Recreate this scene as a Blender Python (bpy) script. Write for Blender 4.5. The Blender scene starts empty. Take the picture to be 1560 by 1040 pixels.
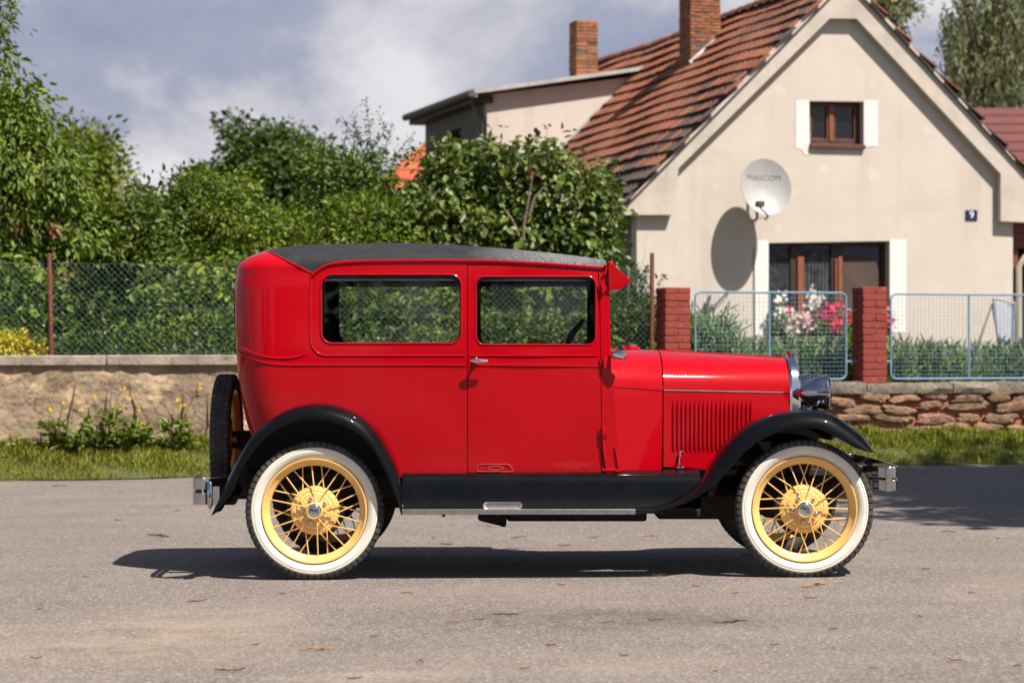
import bpy, bmesh, math, random
import numpy as np
from mathutils import Vector, Matrix

R = math.radians
scene = bpy.context.scene
COL = scene.collection
random.seed(7)
RNG = np.random.default_rng(11)

# ------------------------------------------------------------------ camera, sky, sun, exposure
CAMY, CAMZ, FPX, HOR = -12.8, 1.237, 3620.0, 530.0
cam_d = bpy.data.cameras.new('camera')
cam = bpy.data.objects.new('camera', cam_d)
COL.objects.link(cam)
cam.location = (0, CAMY, CAMZ)
cam.rotation_euler = (R(90), 0, 0)
cam_d.sensor_width = 36
cam_d.lens = FPX / 1560 * 36
cam_d.shift_y = 10 / 1560
cam_d.clip_end = 3000
cam_d.clip_start = 0.1
cam_d.dof.use_dof = True
cam_d.dof.focus_distance = 12.95
cam_d.dof.aperture_fstop = 3.7
scene.camera = cam

SUN = Vector((-0.84, 0.76, -1.75)).normalized()
sun_d = bpy.data.lights.new('sun', 'SUN')
sun_d.energy = 5.0
sun_d.angle = R(0.53)
sun_d.color = (1.0, 0.93, 0.83)
sun = bpy.data.objects.new('sun', sun_d)
COL.objects.link(sun)
sun.rotation_euler = SUN.to_track_quat('-Z', 'Y').to_euler()
sun.location = (20, -15, 35)

world = bpy.data.worlds.new('World')
scene.world = world
world.use_nodes = True
def build_world():
    nt = world.node_tree
    n, l = nt.nodes, nt.links
    n.clear()
    out = n.new('ShaderNodeOutputWorld')
    mixs = n.new('ShaderNodeMixShader')
    bg_sky = n.new('ShaderNodeBackground')
    bg_cl = n.new('ShaderNodeBackground')
    sky = n.new('ShaderNodeTexSky')
    sky.sky_type = 'NISHITA'
    sky.sun_disc = False
    sky.sun_elevation = math.asin(-SUN.z)
    sky.sun_rotation = math.atan2(-SUN.x, -SUN.y)
    sky.air_density = 1.0
    sky.dust_density = 1.5
    bg_sky.inputs[1].default_value = 0.05
    l.new(sky.outputs[0], bg_sky.inputs[0])
    tc = n.new('ShaderNodeTexCoord')
    mp = n.new('ShaderNodeMapping')
    mp.inputs['Scale'].default_value = (1.0, 1.0, 1.75)
    mp.inputs['Location'].default_value = (0.52, 0.2, 0.21)
    l.new(tc.outputs['Generated'], mp.inputs[0])
    big = n.new('ShaderNodeTexNoise')
    big.inputs['Scale'].default_value = 7.5
    big.inputs['Detail'].default_value = 7
    big.inputs['Roughness'].default_value = 0.56
    big.inputs['Distortion'].default_value = 0.25
    l.new(mp.outputs[0], big.inputs['Vector'])
    ramp = n.new('ShaderNodeValToRGB')
    cr = ramp.color_ramp
    cr.elements[0].position = 0.34
    cr.elements[0].color = (0.180, 0.198, 0.272, 1)
    cr.elements[1].position = 0.63
    cr.elements[1].color = (0.46, 0.45, 0.47, 1)
    e = cr.elements.new(0.455)
    e.color = (0.222, 0.236, 0.305, 1)
    e = cr.elements.new(0.53)
    e.color = (0.335, 0.333, 0.37, 1)
    l.new(big.outputs[0], ramp.inputs[0])
    l.new(ramp.outputs[0], bg_cl.inputs[0])
    bg_cl.inputs[1].default_value = 1.0
    sep = n.new('ShaderNodeSeparateXYZ')
    l.new(tc.outputs['Generated'], sep.inputs[0])
    mr = n.new('ShaderNodeMapRange')
    mr.inputs['From Min'].default_value = 0.14
    mr.inputs['From Max'].default_value = 0.27
    mr.inputs['To Min'].default_value = 0.97
    mr.inputs['To Max'].default_value = 0.06
    l.new(sep.outputs['Z'], mr.inputs['Value'])
    l.new(mr.outputs[0], mixs.inputs[0])
    l.new(bg_sky.outputs[0], mixs.inputs[1])
    l.new(bg_cl.outputs[0], mixs.inputs[2])
    l.new(mixs.outputs[0], out.inputs[0])
build_world()
vs = scene.view_settings
vs.view_transform = 'Standard'
vs.look = 'None'
vs.exposure = 0.8
vs.gamma = 1.0

# ------------------------------------------------------------------ helpers: photo ray -> world
def W(px, py, Y):
    Z = Y - CAMY
    return Vector(((px - 780) * Z / FPX, Y, CAMZ - (py - HOR) * Z / FPX))

def ray(px, py):
    return Vector(((px - 780) / FPX, 1.0, -(py - HOR) / FPX))

CAM = Vector((0, CAMY, CAMZ))
def hit(px, py, P, n):
    d = ray(px, py)
    return CAM + d * ((Vector(P) - CAM).dot(n) / d.dot(n))

def lerp(a, b, t): return a + (b - a) * t
def interp(x, tab):
    xs = [t[0] for t in tab]; ys = [t[1] for t in tab]
    return float(np.interp(x, xs, ys))
def smooth_path(pts, n, closed=False):
    """Catmull-Rom through pts, resampled to n points evenly by length"""
    P = [Vector(p) for p in pts]
    out = []
    m = len(P)
    segs = m if closed else m - 1
    for i in range(segs):
        if closed:
            p0, p1, p2, p3 = P[(i - 1) % m], P[i], P[(i + 1) % m], P[(i + 2) % m]
        else:
            p0, p1, p2, p3 = P[max(i - 1, 0)], P[i], P[i + 1], P[min(i + 2, m - 1)]
        for k in range(12):
            t = k / 12
            out.append(0.5 * ((2 * p1) + (p2 - p0) * t + (2 * p0 - 5 * p1 + 4 * p2 - p3) * t * t + (3 * p1 - p0 - 3 * p2 + p3) * t ** 3))
    if not closed: out.append(P[-1])
    L = [0.0]
    src = out + ([out[0]] if closed else [])
    for a, b in zip(src, src[1:]): L.append(L[-1] + (b - a).length)
    res = []
    tot = L[-1]
    for k in range(n):
        d = tot * k / (n if closed else n - 1)
        j = int(np.searchsorted(L, d, side='right') - 1)
        j = min(j, len(src) - 2)
        f = (d - L[j]) / max(L[j + 1] - L[j], 1e-9)
        res.append(src[j].lerp(src[j + 1], f))
    return res
def rrect(x0, x1, y0, y1, r, n=6):
    pts = []
    for cx, cy, a0 in ((x1 - r, y1 - r, 0), (x0 + r, y1 - r, 90), (x0 + r, y0 + r, 180), (x1 - r, y0 + r, 270)):
        for k in range(n + 1):
            a = R(a0 + 90 * k / n)
            pts.append((cx + r * math.cos(a), cy + r * math.sin(a)))
    return pts

# ------------------------------------------------------------------ helpers: objects
OFF = {}
def tag(o, label=None, cat=None, group=None, kind=None):
    if label: o['label'] = label
    if cat: o['category'] = cat
    if group: o['group'] = group
    if kind: o['kind'] = kind
    return o
def thing(name, label, cat, loc=(0, 0, 0), group=None):
    o = bpy.data.objects.new(name, None)
    o.empty_display_size = 0.2
    COL.objects.link(o)
    o.location = loc
    OFF[o.name] = Vector(loc)
    return tag(o, label, cat, group)
def link(name, me, parent=None, off=None):
    o = bpy.data.objects.new(name, me)
    COL.objects.link(o)
    if parent is not None:
        o.parent = parent
        OFF[o.name] = OFF.get(parent.name, Vector((0, 0, 0))) if off is None else off
    elif off is not None:
        o.location = off
        OFF[o.name] = Vector(off)
    return o

class MB:
    def __init__(s):
        s.v, s.f, s.m = [], [], []
    def add(s, vs_, fs, m=0):
        o = len(s.v)
        s.v += [tuple(v) for v in vs_]
        s.f += [tuple(i + o for i in f) for f in fs]
        s.m += [m] * len(fs)
        return s
    def box(s, x0, x1, y0, y1, z0, z1, m=0):
        vs_ = [(x, y, z) for x in (x0, x1) for y in (y0, y1) for z in (z0, z1)]
        return s.add(vs_, [(0, 1, 3, 2), (4, 6, 7, 5), (0, 4, 5, 1), (2, 3, 7, 6), (0, 2, 6, 4), (1, 5, 7, 3)], m)
    def fbox(s, F, a0, a1, b0, b1, c0, c1, m=0):
        """box in a frame F(a,b,c)->world"""
        vs_ = [F(a, b, c) for a in (a0, a1) for b in (b0, b1) for c in (c0, c1)]
        return s.add(vs_, [(0, 1, 3, 2), (4, 6, 7, 5), (0, 4, 5, 1), (2, 3, 7, 6), (0, 2, 6, 4), (1, 5, 7, 3)], m)
    def loft(s, rings, closed=True, cap0=False, cap1=False, m=0):
        n = len(rings[0])
        vs_ = [p for r in rings for p in r]
        fs = []
        for i in range(len(rings) - 1):
            for j in range(n if closed else n - 1):
                k = (j + 1) % n
                fs.append((i * n + j, i * n + k, (i + 1) * n + k, (i + 1) * n + j))
        if cap0: fs.append(tuple(range(n)))
        if cap1: fs.append(tuple((len(rings) - 1) * n + j for j in range(n)))
        return s.add(vs_, fs, m)
    def tube(s, path, r, n=8, closed=False, cap=True, m=0, flat=None):
        P = [Vector(p) for p in path]
        N = len(P)
        rs = r if isinstance(r, (list, tuple)) else [r] * N
        rings = []
        up = None
        for i in range(N):
            if closed: t = (P[(i + 1) % N] - P[i - 1])
            else: t = P[min(i + 1, N - 1)] - P[max(i - 1, 0)]
            t.normalize()
            if up is None:
                up = Vector((0, 0, 1)) if abs(t.z) < 0.9 else Vector((0, 1, 0))
            a = (up - t * up.dot(t)).normalized()
            up = a
            b = t.cross(a)
            rings.append([P[i] + (a * math.cos(2 * math.pi * k / n) + b * math.sin(2 * math.pi * k / n)) * rs[i] for k in range(n)])
        if closed: rings.append(rings[0])
        return s.loft(rings, True, cap and not closed, cap and not closed, m)
    def lathe(s, prof, c=(0, 0, 0), axis='y', n=32, m=0, closed_prof=False, cap0=False, cap1=False):
        """prof: (r, h) along axis"""
        c = Vector(c)
        rings = []
        for r, h in prof:
            ring = []
            for k in range(n):
                a = 2 * math.pi * k / n
                p, q = r * math.cos(a), r * math.sin(a)
                ring.append(c + (Vector((p, h, q)) if axis == 'y' else Vector((h, p, q)) if axis == 'x' else Vector((p, q, h))))
            rings.append(ring)
        if closed_prof: rings.append(rings[0])
        return s.loft(rings, True, cap0, cap1, m)
    def strip(s, path, half_w, half_t, wdir, m=0):
        """flat bar along a path; wdir = width direction"""
        P = [Vector(p) for p in path]
        w = Vector(wdir).normalized()
        rings = []
        for i in range(len(P)):
            t = (P[min(i + 1, len(P) - 1)] - P[max(i - 1, 0)]).normalized()
            b = t.cross(w).normalized()
            rings.append([P[i] + w * half_w + b * half_t, P[i] - w * half_w + b * half_t, P[i] - w * half_w - b * half_t, P[i] + w * half_w - b * half_t])
        return s.loft(rings, True, True, True, m)
    def build(s, name, mats, parent=None, angle=35, bevel=0.0, local=False, origin=None, seg=2):
        me = bpy.data.meshes.new(name)
        off = Vector((0, 0, 0))
        if parent is not None and not local: off = OFF.get(parent.name, off)
        if origin is not None: off = Vector(origin)
        me.from_pydata([(v[0] - off.x, v[1] - off.y, v[2] - off.z) for v in s.v], [], s.f)
        mats = mats if isinstance(mats, (list, tuple)) else [mats]
        for mt in mats: me.materials.append(mt)
        if len(mats) > 1: me.polygons.foreach_set('material_index', s.m)
        bm = bmesh.new()
        bm.from_mesh(me)
        bmesh.ops.recalc_face_normals(bm, faces=bm.faces)
        bm.to_mesh(me)
        bm.free()
        finish(me, angle)
        o = link(name, me, parent, off=(off if parent is None and origin is not None else None))
        if bevel: bev(o, bevel, seg)
        return o
def finish(me, angle=35):
    me.shade_smooth()
    me.set_sharp_from_angle(angle=R(angle))
    me.update()
def bev(o, w, seg=2):
    b = o.modifiers.new('bevel', 'BEVEL')
    b.width = w; b.segments = seg; b.limit_method = 'ANGLE'; b.angle_limit = R(40)
    b.harden_normals = False
def add_to_bm(bm, co): return bm.verts.new(co)

def plate(name, outline, holes, F, thick, mats, parent=None, cuts=(), angle=30, build_back=False, mesh_only=False):
    """polygon with holes in 2D (a,b), cut along lines, mapped by F(a,b,depth)->world, edges turned back by thick"""
    bm = bmesh.new()
    for loop in [outline] + list(holes):
        vs_ = [bm.verts.new((p[0], p[1], 0)) for p in loop]
        for i in range(len(vs_)):
            bm.edges.new((vs_[i], vs_[(i + 1) % len(vs_)]))
    bmesh.ops.triangle_fill(bm, use_beauty=True, use_dissolve=False, edges=bm.edges[:])
    for axis, val in cuts:
        no = (1, 0, 0) if axis == 'a' else (0, 1, 0)
        co = (val, 0, 0) if axis == 'a' else (0, val, 0)
        bmesh.ops.bisect_plane(bm, geom=bm.verts[:] + bm.edges[:] + bm.faces[:], plane_co=co, plane_no=no)
    bound = [e for e in bm.edges if len(e.link_faces) == 1]
    flat = {v: (v.co.x, v.co.y) for v in bm.verts}
    ret = bmesh.ops.extrude_edge_only(bm, edges=bound)
    newv = [g for g in ret['geom'] if isinstance(g, bmesh.types.BMVert)]
    ns = set(newv)
    base = {}
    for v in newv:
        base[v] = (v.co.x, v.co.y)
    off = OFF.get(parent.name, Vector((0, 0, 0))) if parent is not None else Vector((0, 0, 0))
    for v in bm.verts:
        if v in ns: p = F(base[v][0], base[v][1], thick)
        else: p = F(flat[v][0], flat[v][1], 0)
        v.co = Vector(p) - off
    bmesh.ops.recalc_face_normals(bm, faces=bm.faces)
    me = bpy.data.meshes.new(name)
    bm.to_mesh(me); bm.free()
    for mt in (mats if isinstance(mats, (list, tuple)) else [mats]): me.materials.append(mt)
    finish(me, angle)
    return link(name, me, parent)

def copy_tree(o, parent=None):
    c = o.copy()
    COL.objects.link(c)
    if parent is not None: c.parent = parent
    for ch in list(o.children): copy_tree(ch, c)
    return c

def text_mesh(body, size, depth, m, bold=0.0, space=1.0):
    cu = bpy.data.curves.new('lettering', 'FONT')
    cu.body = body; cu.size = size; cu.extrude = depth; cu.align_x = 'CENTER'; cu.align_y = 'CENTER'; cu.offset = bold; cu.space_character = space
    to = bpy.data.objects.new('lettering', cu)
    COL.objects.link(to)
    bpy.context.view_layer.update()
    me = bpy.data.meshes.new_from_object(to.evaluated_get(bpy.context.evaluated_depsgraph_get()))
    bpy.data.objects.remove(to)
    me.materials.clear(); me.materials.append(m)
    return me

# ------------------------------------------------------------------ materials
MATS = {}
def mat(name, c1, c2=None, rough=0.5, metal=0.0, scale=6.0, detail=5, lo=0.35, hi=0.65, bump=0.0, bscale=40.0, coat=0.0, island=0.0,
        spec=0.5, transl=0.0, coords='Object', speck=None, rough2=None, bdist=0.01, coat_rough=0.05):
    m = bpy.data.materials.new(name)
    m.use_nodes = True
    nt = m.node_tree
    n, l = nt.nodes, nt.links
    bs = n['Principled BSDF']
    bs.inputs['Roughness'].default_value = rough
    bs.inputs['Metallic'].default_value = metal
    bs.inputs['Specular IOR Level'].default_value = spec
    bs.inputs['Coat Weight'].default_value = coat
    bs.inputs['Coat Roughness'].default_value = coat_rough
    tc = n.new('ShaderNodeTexCoord')
    vec = tc.outputs[coords]
    col = None
    if c2 is not None:
        nz = n.new('ShaderNodeTexNoise')
        nz.inputs['Scale'].default_value = scale
        nz.inputs['Detail'].default_value = detail
        nz.inputs['Roughness'].default_value = 0.6
        l.new(vec, nz.inputs['Vector'])
        mr = n.new('ShaderNodeMapRange')
        mr.inputs['From Min'].default_value = lo
        mr.inputs['From Max'].default_value = hi
        l.new(nz.outputs[0], mr.inputs['Value'])
        mx = n.new('ShaderNodeMix'); mx.data_type = 'RGBA'
        mx.inputs[6].default_value = (*c1, 1)
        mx.inputs[7].default_value = (*c2, 1)
        l.new(mr.outputs[0], mx.inputs[0])
        col = mx.outputs[2]
        if rough2 is not None:
            mr2 = n.new('ShaderNodeMapRange')
            mr2.inputs['From Min'].default_value = lo; mr2.inputs['From Max'].default_value = hi
            mr2.inputs['To Min'].default_value = rough; mr2.inputs['To Max'].default_value = rough2
            l.new(nz.outputs[0], mr2.inputs['Value'])
            l.new(mr2.outputs[0], bs.inputs['Roughness'])
    if speck is not None:   # (colour, scale, threshold, width)
        nz2 = n.new('ShaderNodeTexNoise')
        nz2.inputs['Scale'].default_value = speck[1]
        nz2.inputs['Detail'].default_value = 3
        l.new(vec, nz2.inputs['Vector'])
        mr3 = n.new('ShaderNodeMapRange')
        mr3.inputs['From Min'].default_value = speck[2]
        mr3.inputs['From Max'].default_value = speck[2] + speck[3]
        l.new(nz2.outputs[0], mr3.inputs['Value'])
        mx3 = n.new('ShaderNodeMix'); mx3.data_type = 'RGBA'
        if col is None: mx3.inputs[6].default_value = (*c1, 1)
        else: l.new(col, mx3.inputs[6])
        mx3.inputs[7].default_value = (*speck[0], 1)
        l.new(mr3.outputs[0], mx3.inputs[0])
        col = mx3.outputs[2]
    if island:
        geo = n.new('ShaderNodeNewGeometry')
        hs = n.new('ShaderNodeHueSaturation')
        mrv = n.new('ShaderNodeMapRange')
        mrv.inputs['To Min'].default_value = 1 - island
        mrv.inputs['To Max'].default_value = 1 + island
        l.new(geo.outputs['Random Per Island'], mrv.inputs['Value'])
        l.new(mrv.outputs[0], hs.inputs['Value'])
        mrh = n.new('ShaderNodeMath'); mrh.operation = 'FRACT'
        mm = n.new('ShaderNodeMath'); mm.operation = 'MULTIPLY'; mm.inputs[1].default_value = 17.3
        l.new(geo.outputs['Random Per Island'], mm.inputs[0]); l.new(mm.outputs[0], mrh.inputs[0])
        mrq = n.new('ShaderNodeMapRange')
        mrq.inputs['To Min'].default_value = 0.5 - island * 0.06
        mrq.inputs['To Max'].default_value = 0.5 + island * 0.05
        l.new(mrh.outputs[0], mrq.inputs['Value']); l.new(mrq.outputs[0], hs.inputs['Hue'])
        if col is None: hs.inputs['Color'].default_value = (*c1, 1)
        else: l.new(col, hs.inputs['Color'])
        col = hs.outputs[0]
    if col is None: bs.inputs['Base Color'].default_value = (*c1, 1)
    else: l.new(col, bs.inputs['Base Color'])
    if bump:
        nb = n.new('ShaderNodeTexNoise')
        nb.inputs['Scale'].default_value = bscale
        nb.inputs['Detail'].default_value = 6
        l.new(vec, nb.inputs['Vector'])
        bp = n.new('ShaderNodeBump')
        bp.inputs['Strength'].default_value = bump
        bp.inputs['Distance'].default_value = bdist
        l.new(nb.outputs[0], bp.inputs['Height'])
        l.new(bp.outputs[0], bs.inputs['Normal'])
    if transl:
        tr = n.new('ShaderNodeBsdfTranslucent')
        mxs = n.new('ShaderNodeMixShader')
        mxs.inputs[0].default_value = transl
        if col is not None:
            g = n.new('ShaderNodeMix'); g.data_type = 'RGBA'; g.blend_type = 'MULTIPLY'
            g.inputs[0].default_value = 1.0
            l.new(col, g.inputs[6]); g.inputs[7].default_value = (1.7, 1.7, 0.7, 1)
            l.new(g.outputs[2], tr.inputs[0])
        else: tr.inputs[0].default_value = (*c1, 1)
        l.new(bs.outputs[0], mxs.inputs[1]); l.new(tr.outputs[0], mxs.inputs[2])
        l.new(mxs.outputs[0], n['Material Output'].inputs[0])
    MATS[name] = m
    return m
def layer(m, colour, scale, lo, hi, amount=1.0, detail=6, coords='Object', rough=None):
    """a second stain over a material, noise stretched by scale (x, y, z)"""
    nt = m.node_tree; n, l = nt.nodes, nt.links
    bs = n['Principled BSDF']
    tc = n.new('ShaderNodeTexCoord'); mp = n.new('ShaderNodeMapping'); mp.inputs['Scale'].default_value = scale
    l.new(tc.outputs[coords], mp.inputs[0])
    nz = n.new('ShaderNodeTexNoise'); nz.inputs['Scale'].default_value = 1.0; nz.inputs['Detail'].default_value = detail
    l.new(mp.outputs[0], nz.inputs['Vector'])
    mr = n.new('ShaderNodeMapRange'); mr.inputs['From Min'].default_value = lo; mr.inputs['From Max'].default_value = hi; mr.inputs['To Max'].default_value = amount
    l.new(nz.outputs[0], mr.inputs['Value'])
    mx = n.new('ShaderNodeMix'); mx.data_type = 'RGBA'
    inp = bs.inputs['Base Color']
    if inp.links: l.new(inp.links[0].from_socket, mx.inputs[6])
    else: mx.inputs[6].default_value = inp.default_value
    mx.inputs[7].default_value = (*colour, 1)
    l.new(mr.outputs[0], mx.inputs[0]); l.new(mx.outputs[2], inp)
    return m
def layer_local(m, centre, radii, colour, nscale, lo, hi, amount=1.0):
    """a worn or dusty patch of its own shape round a place on the thing"""
    nt = m.node_tree; n, l = nt.nodes, nt.links
    bs = n['Principled BSDF']
    tc = n.new('ShaderNodeTexCoord'); mp = n.new('ShaderNodeMapping')
    mp.inputs['Location'].default_value = [-c / r for c, r in zip(centre, radii)]
    mp.inputs['Scale'].default_value = [1 / r for r in radii]
    l.new(tc.outputs['Object'], mp.inputs[0])
    ln = n.new('ShaderNodeVectorMath'); ln.operation = 'LENGTH'; l.new(mp.outputs[0], ln.inputs[0])
    a = n.new('ShaderNodeMapRange'); a.inputs['From Min'].default_value = 1.0; a.inputs['From Max'].default_value = 0.3
    l.new(ln.outputs['Value'], a.inputs['Value'])
    nz = n.new('ShaderNodeTexNoise'); nz.inputs['Scale'].default_value = nscale; nz.inputs['Detail'].default_value = 5
    l.new(tc.outputs['Object'], nz.inputs['Vector'])
    b_ = n.new('ShaderNodeMapRange'); b_.inputs['From Min'].default_value = lo; b_.inputs['From Max'].default_value = hi; b_.inputs['To Max'].default_value = amount
    l.new(nz.outputs[0], b_.inputs['Value'])
    mu = n.new('ShaderNodeMath'); mu.operation = 'MULTIPLY'; l.new(a.outputs[0], mu.inputs[0]); l.new(b_.outputs[0], mu.inputs[1])
    mx = n.new('ShaderNodeMix'); mx.data_type = 'RGBA'
    inp = bs.inputs['Base Color']
    if inp.links: l.new(inp.links[0].from_socket, mx.inputs[6])
    else: mx.inputs[6].default_value = inp.default_value
    mx.inputs[7].default_value = (*colour, 1)
    l.new(mu.outputs[0], mx.inputs[0]); l.new(mx.outputs[2], inp)
def glass_mat(name, tint, refl=1.0):
    m = bpy.data.materials.new(name)
    m.use_nodes = True
    nt = m.node_tree; n, l = nt.nodes, nt.links
    n.remove(n['Principled BSDF'])
    t = n.new('ShaderNodeBsdfTransparent'); t.inputs[0].default_value = (*tint, 1)
    g = n.new('ShaderNodeBsdfGlossy'); g.inputs['Roughness'].default_value = 0.01
    f = n.new('ShaderNodeFresnel'); f.inputs[0].default_value = 1.45
    mx = n.new('ShaderNodeMixShader')
    l.new(f.outputs[0], mx.inputs[0]); l.new(t.outputs[0], mx.inputs[1]); l.new(g.outputs[0], mx.inputs[2])
    l.new(mx.outputs[0], n['Material Output'].inputs[0])
    return m

M_red = mat('red_car_paint', (0.40, 0.0004, 0.0062), (0.36, 0.0003, 0.0055), rough=0.5, scale=3, coat=0.8, coat_rough=0.08, spec=0.03, bump=0.06, bscale=3.2, bdist=0.004)
layer(M_red, (0.40, 0.03, 0.032), (1.3, 1.3, 3.0), .52, .80, .30)
M_red.node_tree.nodes['Principled BSDF'].inputs['Coat IOR'].default_value = 1.34
M_black = mat('black_car_paint', (0.0025, 0.003, 0.004), (0.005, 0.005, 0.006), rough=0.4, scale=8, coat=0.65, coat_rough=0.035, spec=0.03, bump=0.03, bscale=7, bdist=0.004)
M_black.node_tree.nodes['Principled BSDF'].inputs['Coat IOR'].default_value = 1.36
M_under = mat('black_underside', (0.006, 0.006, 0.006), (0.014, 0.012, 0.010), rough=0.75, scale=14)
M_fabric = mat('black_roof_fabric', (0.013, 0.014, 0.017), (0.024, 0.025, 0.029), rough=0.75, spec=0.25, scale=11, bump=0.5, bscale=420, bdist=0.003,
               speck=((0.13, 0.13, 0.14), 260, 0.62, 0.08))
M_chrome = mat('chrome', (0.78, 0.78, 0.80), (0.66, 0.66, 0.68), rough=0.06, metal=1.0, scale=12, rough2=0.14)
M_edge = mat('dull_zinc_edge', (0.17, 0.165, 0.16), (0.23, 0.22, 0.215), rough=0.5, metal=0.5, scale=30)
M_steel = mat('worn_aluminium', (0.42, 0.41, 0.42), (0.55, 0.54, 0.54), rough=0.42, metal=0.75, scale=30, bump=0.1, bscale=160, bdist=0.002)
M_yellow = mat('yellow_wheel_paint', (0.83, 0.53, 0.18), (0.77, 0.46, 0.14), rough=0.38, scale=14, coat=0.3)
M_tyre = mat('black_tyre_rubber', (0.030, 0.028, 0.026), (0.075, 0.066, 0.058), rough=0.82, scale=16, bump=0.25, bscale=90, bdist=0.003)
M_white = mat('white_sidewall_rubber', (0.74, 0.69, 0.60), (0.64, 0.58, 0.49), rough=0.6, scale=9, lo=0.45, hi=0.8)
M_trim = mat('dark_interior_trim', (0.014, 0.012, 0.010), (0.022, 0.019, 0.016), rough=0.85, scale=20)
M_dimchrome = mat('chrome_dark_reflections', (0.50, 0.50, 0.51), (0.42, 0.42, 0.43), rough=0.08, metal=1.0, scale=12)  # chrome with a darker base, imitating reflections of dark surroundings
M_leather = mat('tan_seat_leather', (0.70, 0.20, 0.04), (0.55, 0.15, 0.03), rough=0.55, scale=14)
M_brown_seat = mat('brown_seat_cloth', (0.05, 0.035, 0.025), (0.08, 0.055, 0.04), rough=0.9, scale=24)
M_glass = glass_mat('car_window_glass', (0.90, 0.92, 0.90))
M_lens = glass_mat('clear_lamp_lens', (0.92, 0.92, 0.92))

# ------------------------------------------------------------------ ground plane of the road
GSL, GZ0 = 0.0054, -0.0077
def ground_z(x): return GZ0 + GSL * x
GN = Vector((-GSL, 0, 1)).normalized()
def ground_hit(px, py): return hit(px, py, (0, 0, GZ0), GN)
TH = R(17.0)
U = Vector((math.cos(TH), math.sin(TH), 0))
V = Vector((-math.sin(TH), math.cos(TH), 0))

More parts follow.
